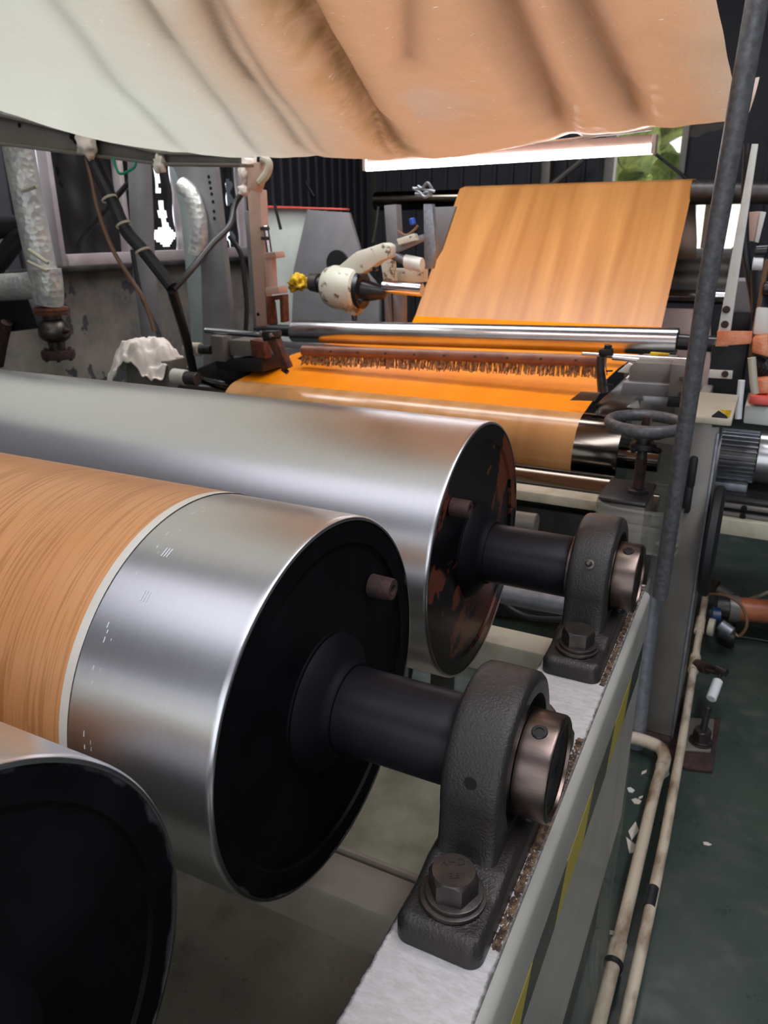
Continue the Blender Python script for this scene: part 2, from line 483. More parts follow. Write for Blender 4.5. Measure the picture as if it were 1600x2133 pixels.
class MB:
    """collects shapes and links them as ONE mesh object"""
    def __init__(self):
        self.v = []
        self.f = []
        self.uv = None
    def add(self, vs, fs):
        n = len(self.v)
        self.v += [tuple(x) for x in vs]
        self.f += [tuple(i + n for i in f) for f in fs]
        return self
    def box(self, a, b, bev=0.0, rot=None, seg=2):
        """axis box from corner a to corner b, bevelled; rot = Matrix about its centre"""
        a, b = Vector(a), Vector(b)
        c = (a + b) / 2
        s = b - a
        bm = bmesh.new()
        bmesh.ops.create_cube(bm, size=1)
        bmesh.ops.scale(bm, vec=(abs(s.x), abs(s.y), abs(s.z)), verts=bm.verts)
        if bev:
            bmesh.ops.bevel(bm, geom=bm.edges[:], offset=min(bev, 0.45 * min(abs(s.x), abs(s.y), abs(s.z))), segments=seg, profile=0.5, affect='EDGES')
        if rot:
            bmesh.ops.rotate(bm, matrix=rot, verts=bm.verts)
        bmesh.ops.translate(bm, vec=c, verts=bm.verts)
        return self.frombm(bm)
    def frombm(self, bm):
        bm.verts.index_update()
        self.add([v.co.copy() for v in bm.verts], [[v.index for v in f.verts] for f in bm.faces])
        bm.free()
        return self
    def prism(self, poly, axis, d, bev=0.0):
        """planar polygon of 3D points extruded by d along axis"""
        ax = {'x': V(1, 0, 0), 'y': V(0, 1, 0), 'z': V(0, 0, 1)}[axis] * d
        bm = bmesh.new()
        vs = [bm.verts.new(p) for p in poly]
        f = bm.faces.new(vs)
        r = bmesh.ops.extrude_face_region(bm, geom=[f])
        bmesh.ops.translate(bm, vec=ax, verts=[e for e in r['geom'] if isinstance(e, bmesh.types.BMVert)])
        bmesh.ops.recalc_face_normals(bm, faces=bm.faces[:])
        if bev:
            bmesh.ops.bevel(bm, geom=bm.edges[:], offset=bev, segments=2, profile=0.5, affect='EDGES')
        return self.frombm(bm)
    def tube(self, pts, r, n=16, cap=True, smooth=0):
        pts = [Vector(p) for p in pts]
        if smooth:
            q = []
            P = [pts[0]] + pts + [pts[-1]]
            for i in range(1, len(P) - 2):
                for k in range(smooth):
                    s = k / smooth
                    q.append(0.5 * ((2 * P[i]) + (P[i + 1] - P[i - 1]) * s + (2 * P[i - 1] - 5 * P[i] + 4 * P[i + 1] - P[i + 2]) * s * s
                                    + (3 * P[i] - P[i - 1] - 3 * P[i + 1] + P[i + 2]) * s ** 3))
            q.append(pts[-1])
            pts = q
        rs = r if isinstance(r, (list, tuple)) else [r] * len(pts)
        if len(rs) != len(pts):
            rs = [rs[0] + (rs[-1] - rs[0]) * i / (len(pts) - 1) for i in range(len(pts))]
        vs, fs = [], []
        d = (pts[1] - pts[0]).normalized()
        u = d.orthogonal().normalized()
        for i, p in enumerate(pts):
            if i:
                d2 = ((pts[min(i + 1, len(pts) - 1)] - pts[i - 1])).normalized()
                u = (u - d2 * u.dot(d2)).normalized()
                d = d2
            w = d.cross(u)
            for k in range(n):
                a = 2 * PI * k / n
                vs.append(p + (u * math.cos(a) + w * math.sin(a)) * rs[i])
        for i in range(len(pts) - 1):
            for k in range(n):
                k2 = (k + 1) % n
                fs.append((i * n + k, i * n + k2, (i + 1) * n + k2, (i + 1) * n + k))
        if cap:
            fs.append(tuple(range(n))[::-1])
            fs.append(tuple((len(pts) - 1) * n + k for k in range(n)))
        return self.add(vs, fs)
    def lathe(self, prof, o, axis, n=64):
        """prof = [(t along axis, radius)], o = origin"""
        ax = Vector(axis).normalized()
        u = ax.orthogonal().normalized()
        if abs(ax.x) > 0.9:
            u = V(0, 0, 1)
        w = ax.cross(u)
        o = Vector(o)
        vs, fs = [], []
        rows = []
        for (t_, r) in prof:
            if r < 1e-6:
                rows.append([len(vs)])
                vs.append(o + ax * t_)
            else:
                rows.append(list(range(len(vs), len(vs) + n)))
                for k in range(n):
                    a = 2 * PI * k / n
                    vs.append(o + ax * t_ + (u * math.cos(a) + w * math.sin(a)) * r)
        for A, B in zip(rows, rows[1:]):
            for k in range(n):
                k2 = (k + 1) % n
                if len(A) == 1 and len(B) == 1:
                    continue
                if len(A) == 1:
                    fs.append((A[0], B[k2], B[k]))
                elif len(B) == 1:
                    fs.append((A[k], A[k2], B[0]))
                else:
                    fs.append((A[k], A[k2], B[k2], B[k]))
        return self.add(vs, fs)
    def build(self, name, m, parent=None, ang=35, **props):
        me = bpy.data.meshes.new(name)
        org = Vector(parent['org']) if parent else Vector((0, 0, 0))
        if parent is None:
            xs = [v for v in self.v]
            org = Vector((sum(v[0] for v in xs) / len(xs), sum(v[1] for v in xs) / len(xs), min(v[2] for v in xs)))
            loc = org
        else:
            loc = Vector((0, 0, 0))
        me.from_pydata([(v[0] - org.x, v[1] - org.y, v[2] - org.z) for v in self.v], [], self.f)
        me.materials.append(MT[m] if isinstance(m, str) else m)
        if self.uv:
            ul = me.uv_layers.new(name='UVMap')
            for lp in me.loops:
                ul.data[lp.index].uv = self.uv[lp.vertex_index]
        bm = bmesh.new()
        bm.from_mesh(me)
        bmesh.ops.recalc_face_normals(bm, faces=bm.faces[:])
        bm.to_mesh(me)
        bm.free()
        for p in me.polygons:
            p.use_smooth = True
        me.set_sharp_from_angle(angle=R_(ang))
        o = link(bpy.data.objects.new(name, me))
        o.location = loc
        if parent is not None:
            o.parent = parent
            o['org'] = list(parent['org'])
        else:
            o['org'] = list(org)
        for k, v in props.items():
            o[k] = v
        return o

def thing(name, label, cat, loc, group=None):
    o = link(bpy.data.objects.new(name, None))
    o.empty_display_size = 0.05
    o.location = loc
    o['org'] = list(loc)
    o['label'] = label
    o['category'] = cat
    if group:
        o['group'] = group
    return o

def tag(o, label, cat, group=None):
    o['label'] = label
    o['category'] = cat
    if group:
        o['group'] = group
    return o

def struct(o):
    o['kind'] = 'structure'
    return o

def dup(root, loc, label=None):
    r = link(root.copy())
    r.location = loc
    if label:
        r['label'] = label
    for ch in list(root.children):
        c = link(ch.copy())
        c.parent = r
        for g in list(ch.children):
            d = link(g.copy())
            d.parent = c
    return r

def hexpts(c, r, z, rot=0.0, n=6):
    return [V(c[0] + r * math.cos(rot + 2 * PI * k / n), c[1] + r * math.sin(rot + 2 * PI * k / n), z) for k in range(n)]

def bolt_parts(root, c, z0, af=0.046, h=0.026, rot=0.15, washers=True, text=False, name='bolt'):
    """hex head bolt standing on z0, with spring and flat washers as its sub-parts"""
    r = af / math.sqrt(3)
    wz = 0.010 if washers else 0
    bm = bmesh.new()
    lo = [bm.verts.new(p) for p in hexpts(c, r, z0 + wz, rot)]
    hi = [bm.verts.new(p) for p in hexpts(c, r, z0 + wz + h * 0.80, rot)]
    bm.faces.new(lo[::-1])
    for k in range(6):
        bm.faces.new((lo[k], lo[(k + 1) % 6], hi[(k + 1) % 6], hi[k]))
    top = [bm.verts.new(V(c[0] + r * 0.85 * math.cos(a), c[1] + r * 0.85 * math.sin(a), z0 + wz + h)) for a in [rot + 2 * PI * k / 24 for k in range(24)]]
    mid = []
    for k in range(24):
        a = rot + 2 * PI * k / 24
        hk = r * math.cos(PI / 6) / math.cos(((a - rot) % (PI / 3)) - PI / 6)
        mid.append(bm.verts.new(V(c[0] + hk * math.cos(a), c[1] + hk * math.sin(a), z0 + wz + h * (0.80 + 0.16 * (1 - (hk / r - 0.866) / 0.134)))))
    for k in range(24):
        bm.faces.new((mid[k], mid[(k + 1) % 24], top[(k + 1) % 24], top[k]))
    for k in range(6):
        seg = [mid[k * 4 + j] for j in range(4)] + [mid[(k * 4 + 4) % 24]]
        bm.faces.new([hi[k], hi[(k + 1) % 6]] + seg[::-1])
    bm.faces.new(top)
    b = MB().frombm(bm).build(name, 'bolt', root, 20)
    if washers:
        MB().lathe([(0.0, 0), (0.0, r * 1.33), (0.004, r * 1.33), (0.0045, r * 1.28), (0.0045, 0)], (c[0], c[1], z0), (0, 0, 1), 40).build('washer', 'bolt', b)
        MB().lathe([(0.0045, 0), (0.0045, r * 1.13), (0.006, r * 1.16), (0.0095, r * 1.15), (0.010, r * 1.10), (0.010, 0)], (c[0] + 0.001, c[1], z0), (0, 0, 1), 40).build('spring_washer', 'bolt', b)
    if text:
        for s, dy, sz, ang in (('AHD', 0.006, 0.0125, 0.45), ('8.8', -0.011, 0.010, 0.45)):
            cu = bpy.data.curves.new('lettering', 'FONT')
            cu.body = s
            cu.size = sz
            cu.extrude = 0.0004
            cu.align_x = 'CENTER'
            ob = bpy.data.objects.new('lettering', cu)
            COL.objects.link(ob)
            dg = bpy.context.evaluated_depsgraph_get()
            me = bpy.data.meshes.new_from_object(ob.evaluated_get(dg))
            bpy.data.objects.remove(ob)
            me.materials.clear()
            me.materials.append(MT['bolt'])
            lo_ = link(bpy.data.objects.new('lettering', me))
            lo_.parent = b
            rm = Matrix.Rotation(ang, 4, 'Z')
            off = rm @ V(0, dy, 0)
            lo_.location = V(c[0], c[1], z0 + wz + h + 0.0003) + off - Vector(root['org'])
            lo_.rotation_euler = (0, 0, ang)
    return b

# ================================================================ SETTING
RZ = 0.95          # top of the near machine rail
YA, YB, YC = 0.727, 1.2875, 0.170
ZX = 1.0555        # roller axis height
X1 = -0.4443       # visible ends of the rollers
RD = 0.25

struct(MB().box((-4.9, -2.7, -0.1), (5, 9.2, 0)).build('floor', 'floor'))
struct(MB().box((-9, 9.2, -0.2), (9, 22, -0.05)).build('ground_outside', 'chip'))
struct(MB().box((-4.85, 1.0, 0), (-4.6, 9.2, 1.36)).build('wall_left', 'plaster'))
up_wall = struct(MB().box((-4.85, 1.0, 1.36), (-4.66, 3.96, 4.6)).box((-4.85, 6.35, 1.36), (-4.66, 9.2, 4.6)).box((-4.85, 3.96, 2.35), (-4.66, 6.35, 4.6)).build('wall_left_upper', 'roof'))
k = 0
y = 1.05
while y < 9.0:      # ribs of the corrugated cladding
    if y < 3.9 or y > 6.35:
        MB().box((-4.67, y, 1.4), (-4.635, y + 0.05, 4.5), 0.008).build('cladding_rib', 'frame_grey' if y < 3.6 else 'roof', up_wall)
    y += 0.17
struct(MB().box((-4.64, 1.0, 1.36), (-4.50, 9.0, 1.40), 0.01).build('trim_1', 'dark_steel'))

def window_frame(n, y0, y1, z0, z1, mullions, m='window_paint', x=-4.62):
    t_ = 0.042
    b = MB()
    b.box((x - 0.06, y0, z0), (x + 0.04, y0 + t_, z1), 0.005).box((x - 0.06, y1 - t_, z0), (x + 0.04, y1, z1), 0.005)
    b.box((x - 0.06, y0 + t_, z0), (x + 0.06, y1 - t_, z0 + 0.08), 0.005).box((x - 0.06, y0 + t_, z1 - t_), (x + 0.04, y1 - t_, z1), 0.005)
    o = struct(b.build('window_%d' % n, m))
    for my in mullions:
        MB().box((x - 0.05, my, z0 + 0.08), (x + 0.03, my + 0.045, z1 - t_), 0.004).build('mullion', m, o)
    return o
w1 = window_frame(1, 4.05, 5.42, 1.40, 2.34, (4.72,))
w2 = window_frame(2, 5.50, 6.30, 1.40, 2.34, ())
# black sheeting hung inside the windows, torn open in places
def blackout(parent, y0, y1, z0, z1, holes, x=-4.66):
    ny, nz = 60, 44
    bm = bmesh.new()
    g = [[bm.verts.new((x + 0.012 * math.sin(i * 0.6) + 0.008 * math.sin(j * 0.35 + i * 0.2), y0 + (y1 - y0) * i / ny, z0 + (z1 - z0) * j / nz)) for j in range(nz + 1)] for i in range(ny + 1)]
    for i in range(ny):
        for j in range(nz):
            cy, cz = y0 + (y1 - y0) * (i + .5) / ny, z0 + (z1 - z0) * (j + .5) / nz
            if any(((cy - hy) / (ry * (1 + 0.5 * math.sin(cz * 41 + hy)))) ** 2 + ((cz - hz) / rz) ** 2 < 1 for hy, hz, ry, rz in holes):
                continue
            bm.faces.new((g[i][j], g[i + 1][j], g[i + 1][j + 1], g[i][j + 1]))
    return MB().frombm(bm).build('blackout_sheet', 'black', parent)
blackout(w1, 4.1, 5.37, 1.47, 2.3, [(4.20, 2.03, .03, .035), (5.23, 1.60, .10, .10), (5.22, 1.78, .03, .09), (5.20, 2.02, .022, .10), (4.22, 1.95, .02, .03)])
blackout(w2, 5.55, 6.25, 1.47, 2.3, [((-4.66,6.115,1.525)[1], (-4.66,6.115,1.525)[2], .045, .16), ((-4.66,6.134,1.962)[1], (-4.66,6.134,1.962)[2], .045, .12)])

far = MB()
WINS = [(-1.76, -1.08, 1.30, 2.85), (-0.90, -0.42, 1.40, 1.90)]
far.box((-4.6, 9.0, 0), (-1.76, 9.2, 4.6)).box((-1.08, 9.0, 0), (-0.90, 9.2, 4.6)).box((-0.42, 9.0, 0), (4.9, 9.2, 4.6))
for (a_, b_, c_, d_) in WINS:
    far.box((a_, 9.0, 0), (b_, 9.2, c_)).box((a_, 9.0, d_), (b_, 9.2, 4.6))
fw_ = struct(far.build('wall_far', 'roof'))
x = -4.5
while x < 4.7:
    if not (-1.88 < x < -0.36):
        MB().box((x, 8.965, 0.1), (x + 0.05, 9.001, 4.5), 0.008).build('cladding_rib', 'roof', fw_)
    x += 0.2
for i, (a_, b_, c_, d_) in enumerate(WINS):
    b = MB()
    e = 0.05
    b.box((a_ - e, 8.93, c_ - e), (a_ + .015, 9.1, d_ + e), .006).box((b_ - .015, 8.93, c_ - e), (b_ + e, 9.1, d_ + e), .006)
    b.box((a_ + .015, 8.93, c_ - e), (b_ - .015, 9.1, c_ + .015), .006).box((a_ + .015, 8.93, d_ - .015), (b_ - .015, 9.1, d_ + e), .006)
    w3 = struct(b.build('window_%d' % (3 + i), 'frame_grey'))
    MB().box((a_ + .015, 9.05, c_ + .015), (b_ - .015, 9.055, d_ - .015)).build('pane', 'glass', w3)
# remaining walls of the hall: plain on the right, wide open doorway behind the camera
struct(MB().box((4.9, -2.6, 0), (5.0, 9.2, 4.6)).build('wall_right', 'hall_wall'))
struct(MB().box((-4.9, -2.7, 0), (-3.7, -2.6, 4.6)).box((-3.7, -2.7, 0), (-1.8, -2.6, 1.65)).box((-3.7, -2.7, 2.15), (-1.8, -2.6, 4.6)).box((-1.8, -2.7, 0), (-1.6, -2.6, 4.6)).box((2.6, -2.7, 0), (5.0, -2.6, 4.6)).box((-1.6, -2.7, 3.2), (2.6, -2.6, 4.6)).build('wall_back', 'hall_wall'))
struct(MB().box((-4.9, -2.6, 0), (-4.8, 1.0, 4.6)).build('wall_left_near', 'hall_wall'))
# roof and its steel
struct(MB().box((-4.9, -2.5, 4.6), (5, 9.3, 4.7)).build('ceiling', 'roof'))
for i, yy in enumerate((2.0, 5.0, 8.0)):
    t_ = thing('roof_truss', ['dark steel roof truss nearest the camera', 'dark steel roof truss over the far station', 'dark steel roof truss next to the far wall'][i], 'truss', (0, yy, 4.1))
    MB().box((-4.6, yy - .04, 4.05), (4.8, yy + .04, 4.13), .008).build('lower_chord', 'dark_steel', t_)
    MB().box((-4.6, yy - .04, 4.50), (4.8, yy + .04, 4.58), .008).build('upper_chord', 'dark_steel', t_)
    for j in range(8):
        xa = -4.4 + j * 1.15
        MB().tube([(xa, yy, 4.10), (xa + 0.57, yy, 4.52)], 0.018, 8).build('strut', 'dark_steel', t_)
        MB().tube([(xa + 0.57, yy, 4.52), (xa + 1.15, yy, 4.10)], 0.018, 8).build('strut', 'dark_steel', t_)
# outdoors behind the far window
bm = bmesh.new()
for i in range(44):
    a = random.uniform(-3.0, -1.25)
    mtx = Matrix.Translation((a - .6, random.uniform(12.2, 13.5), random.uniform(1.3, 4.4))) @ Matrix.Scale(random.uniform(.5, .95), 4)
    r = bmesh.ops.create_icosphere(bm, subdivisions=4, radius=1, matrix=mtx)
    for v in r['verts']:
        v.co += v.normal * 0.0 + Vector((noise.noise(v.co * 3.1), noise.noise(v.co * 3.3 + V(5, 5, 5)), noise.noise(v.co * 2.9 + V(9, 2, 4)))) * 0.28
tag(MB().box((-1.9, 15.0, -0.05), (4.0, 15.3, 4.2)).build('outside_wall', 'white_plastic'), 'bright pale wall outside, seen through the smaller far window', 'wall')
tree = thing('leafy_tree', 'sunlit green tree seen outside through the far window', 'tree', (-1, 12.6, 0))
MB().frombm(bm).build('foliage', 'leaves', tree, 180)
MB().tube([(-1, 12.8, 0), (-1.05, 12.8, 2.2)], [0.12, 0.08], 10).build('trunk', 'rust_dark', tree)

# steel mullions, rods in front of the far wall
for i, (pp, lab) in enumerate((([(-2.438,8.8,2.328),(-2.407,8.8,2.033)], 'thin upright steel post on the far wall, left of the bright window'),
                              ([(-1.77,8.8,2.436),(-1.715,8.8,1.647)], 'upright steel post along the left side of the bright window'))):
    a, c = Vector(pp[0]), Vector(pp[1])
    o = MB().box((a.x - .05, 8.80, 0), (a.x + .05, 8.90, 4.05), .01).build('wall_post', 'frame_grey')
    tag(o, lab, 'post')
tag(MB().tube([(-2.029,8.75,2.299),(-2.343,8.75,2.063),(-2.701,8.75,1.804)], .03, 8).build('brace_rod', 'frame_grey'), 'slanted steel brace against the dark far wall above the printed sheet', 'brace')
tag(MB().tube([(-1.47,8.93,2.477),(-1.347,8.9,2.344),(-1.0,8.9,2.089),(-0.643,8.93,1.775)], .018, 8).build('tie_rod', 'dark_steel'), 'thin dark diagonal rod crossing the bright far window', 'rod')
tag(MB().tube([(-4.845,8.6,2.415),(-4.849,8.6,1.834)], 0.0688, 16).build('vertical_pipe', 'frame_grey'), 'grey upright pipe on the dark wall behind the hanging lamp, left end', 'pipe')

# ================================================================ NEAR MACHINE FRAME
t_ = thing('roller_machine', 'white painted side rail of the near machine carrying the bearing blocks', 'machine frame', (-0.2075, 0.4, 0))
o = MB().box((-0.266, -0.6, 0.942), (-0.149, 1.50, RZ), 0.003).build('rail_top', 'rail', None, 40)
o.parent = t_
o.location = o.location - t_.location
o['org'] = list(t_['org'])
MB().box((-0.2655, -0.6, 0.60), (-0.257, 1.50, 0.9415), 0.002).build('inner_web', 'frame_grey', t_)
MB().box((-0.160, -0.6, 0.38), (-0.1505, 1.50, 0.9415), 0.002).build('outer_web', 'white_metal', t_)
MB().box((-0.266, -0.6, 0.592), (-0.161, 1.50, 0.60), 0.002).build('lower_flange', 'dark_steel', t_)
MB().box((-0.185, -0.6, 0.03), (-0.163, 1.46, 0.60), 0.003).build('lower_panel', 'dark_steel', t_)
for yy in (-0.55, 1.40):
    MB().box((-0.257, yy, 0.0), (-0.19, yy + 0.09, 0.591), 0.004).build('leg', 'dark_steel', t_)
# opposite rail carries the far ends of the rollers
MB().box((-3.16, -0.6, 0.80), (-3.04, 1.50, RZ), 0.004).build('opposite_rail', 'white_metal', t_)
for yy in (-0.5, 1.36):
    MB().box((-3.15, yy, 0.0), (-3.05, yy + 0.1, 0.80), 0.004).build('leg', 'dark_steel', t_)
# cross members between the rails
MB().box((-3.04, 0.90, 0.38), (-0.268, 0.996, 0.495), 0.012).box((-3.04, 0.998, 0.36), (-0.268, 1.006, 0.502), 0.001).build('cross_beam', 'brown_beam', t_)
MB().box((-3.04, 1.42, 0.70), (-0.267, 1.50, 0.78), 0.006).build('cross_beam', 'cream', t_)
# rounded painted edge under the film
er = []
for k in range(13):
    a = R_(90 - 90 * k / 12)
    er.append((-0.1495 + 0.0125 * math.cos(a), 0.9495 - 0.014 + 0.0125 * math.sin(a)))
er += [(-0.1368, 0.880), (-0.1375, 0.850), (-0.1380, 0.842), (-0.1385, 0.38), (-0.1495, 0.38)]
vs, fs = [], []
for yy in (-0.6, 1.47):
    for (ex, ez) in er:
        vs.append((ex, yy, ez))
m_ = len(er)
for k in range(m_ - 1):
    fs.append((k, k + 1, m_ + k + 1, m_ + k))
fs += [tuple(range(m_)), tuple(range(m_, 2 * m_))]
MB().add(vs, fs).build('rounded_edge', 'edge_paint', t_, 40)
# hazard tape on the outer web
MB().box((-0.1386, -0.6, 0.768), (-0.1376, 1.46, 0.838)).build('hazard_tape', 'hazard', t_)

# plastic film draped from the rail edge over the tape down to the floor
def rail_film():
    prof = [(-0.152, 0.9515), (-0.146, 0.953), (-0.137, 0.949), (-0.1325, 0.935), (-0.1325, 0.88), (-0.1335, 0.84), (-0.1350, 0.80), (-0.1350, 0.70),
            (-0.134, 0.58), (-0.130, 0.46), (-0.121, 0.34), (-0.109, 0.22), (-0.094, 0.10), (-0.078, 0.012)]
    ny = 90
    vs, fs = [], []
    for j in range(ny + 1):
        yy = -0.3 + 1.83 * j / ny
        for i, (px, pz) in enumerate(prof):
            w = max(0, (0.8 - pz)) * 0.02
            n_ = noise.noise(V(yy * 3.1, pz * 1.5, 0.3)) * w * 2.2 + noise.noise(V(yy * 9, pz * 2.5, 4)) * w * 0.6
            pinch = max(0, (yy - 1.25) / 0.28)
            vs.append((px + n_ - (px + 0.149) * 0.75 * pinch, yy, pz - 0.0 * pinch))
    m_ = len(prof)
    for j in range(ny):
        for i in range(m_ - 1):
            a = j * m_ + i
            fs.append((a, a + 1, a + m_ + 1, a + m_))
    return MB().add(vs, fs)
tag(rail_film().build('plastic_film', 'film', None, 180), 'clear plastic film draped over the hazard tape on the outside of the white rail', 'plastic film')

struct(MB().box((-3.0, -0.6, 0.001), (-0.30, 1.31, 0.006)).build('floor_near', 'bare_floor'))
tag(MB().box((-3.0, 1.32, 0.002), (-0.30, 2.2, 0.03), 0.005).build('added_lit_floor_plate', 'lit_floor'), 'added olive mottled floor plate under the steel rollers, lit brightness painted in', 'lit_floor')  # plate added as the brightly lit part of the floor

# ================================================================ ROLLERS
def roller(name, label, yc, endmat, x_end=X1, rusty=False, stub=None, far_x=-2.95, RD=RD):
    t_ = thing(name, label, 'roller', (x_end, yc, ZX))
    o0 = (x_end, yc, ZX)
    L = x_end - far_x
    MB().lathe([(-L, 0.0), (-L, RD - 0.004), (-L + 0.004, RD)] + [(-L + 0.004 + (L - 0.012) * i / 6, RD) for i in range(1, 7)] +
               [(-0.004, RD - 0.0003), (-0.001, RD - 0.002), (0.0, RD - 0.003), (0.0, RD - 0.006)], o0, (1, 0, 0), 160).build('shell', 'drum', t_, 50)
    MB().lathe([(0.0, RD - 0.006), (-0.0015, RD - 0.0065), (-0.0015, RD * 0.86), (-0.006, RD * 0.85), (-0.006, 0.10), (-0.004, 0.098), (-0.004, 0)], o0, (1, 0, 0), 120).build('end_plate', endmat, t_, 30)
    MB().lathe([(-0.004, 0.094), (0.004, 0.090), (0.018, 0.068), (0.024, 0.0615), (0.03, 0.0605), (0.03, 0.05)], o0, (1, 0, 0), 64).build('hub', 'hub', t_, 50)
    MB().lathe([(0.0, 0), (0.0, 0.0565), (0.180, 0.0565), (0.183, 0.055), (0.183, 0.045), (0.295, 0.045), (0.298, 0.043), (0.298, 0.004), (0.295, 0.0)], o0, (1, 0, 0), 64).build('shaft', 'shaft', t_, 40)
    MB().lathe([(-L, 0.05), (-L - 0.22, 0.05), (-L - 0.22, 0)], o0, (1, 0, 0), 32).build('shaft', 'shaft', t_, 40)
    if stub:
        sy, sz = stub
        d = V(0, sy, sz)
        c = Vector(o0) + d
        MB().lathe([(-0.004, 0.0), (-0.004, 0.0165), (0.027, 0.0155), (0.030, 0.0145), (0.030, 0.0075), (0.012, 0.0072), (0.012, 0)], c, (1, 0, 0), 28).build('pipe_plug', 'rust_dark', t_, 40)
    return t_
stubA = (0.124,0.1165)
stubB = (-0.1335,0.1335)
roller('chill_roller', 'large steel roller with black end, partly wrapped in orange wood-grain paper', YA, 'end', stub=stubA)
roller('chill_roller', 'large bare steel roller behind the paper-wrapped one, rust patches on its end', YB, 'end_rusty', stub=stubB)
roller('chill_roller', 'large steel roller cut off by the bottom left corner, scuffed black end', YC, 'end', stub=(0.02, -0.19), RD=0.2545)

# scuff marks in a broken ring on the bare band next to the paper
rA = [o for o in COL.objects if o.name == 'chill_roller'][0]
b = MB()
random.seed(3)
for i in range(70):
    a = R_(92 + i * 1.9)
    for xx, w_, pr_ in ((-0.622, .0008, .4), (-0.612, .0005, .12)):
        if random.random() > pr_:
            continue
        x_ = xx + random.uniform(-.002, .002)
        a2 = a + R_(random.uniform(.5, 1.7))
        vs = [(x_ + q, YA + (RD + .0002) * math.cos(t2), ZX + (RD + .0002) * math.sin(t2)) for t2 in (a, a2) for q in (-w_, w_)]
        b.add(vs, [(0, 1, 3, 2)])
for (a, x_) in ((127, -.596), (113, -.606)):
    a = R_(a)
    for q in (0, .004, .008):
        vs = [(x_ + q + e, YA + (RD + .0003) * math.cos(t2), ZX + (RD + .0003) * math.sin(t2)) for t2 in (a, a + R_(3.2)) for e in (-.0009, .0009)]
        b.add(vs, [(0, 1, 3, 2)])
b.build('scuff_marks', 'white_plastic', rA, kind='stuff')

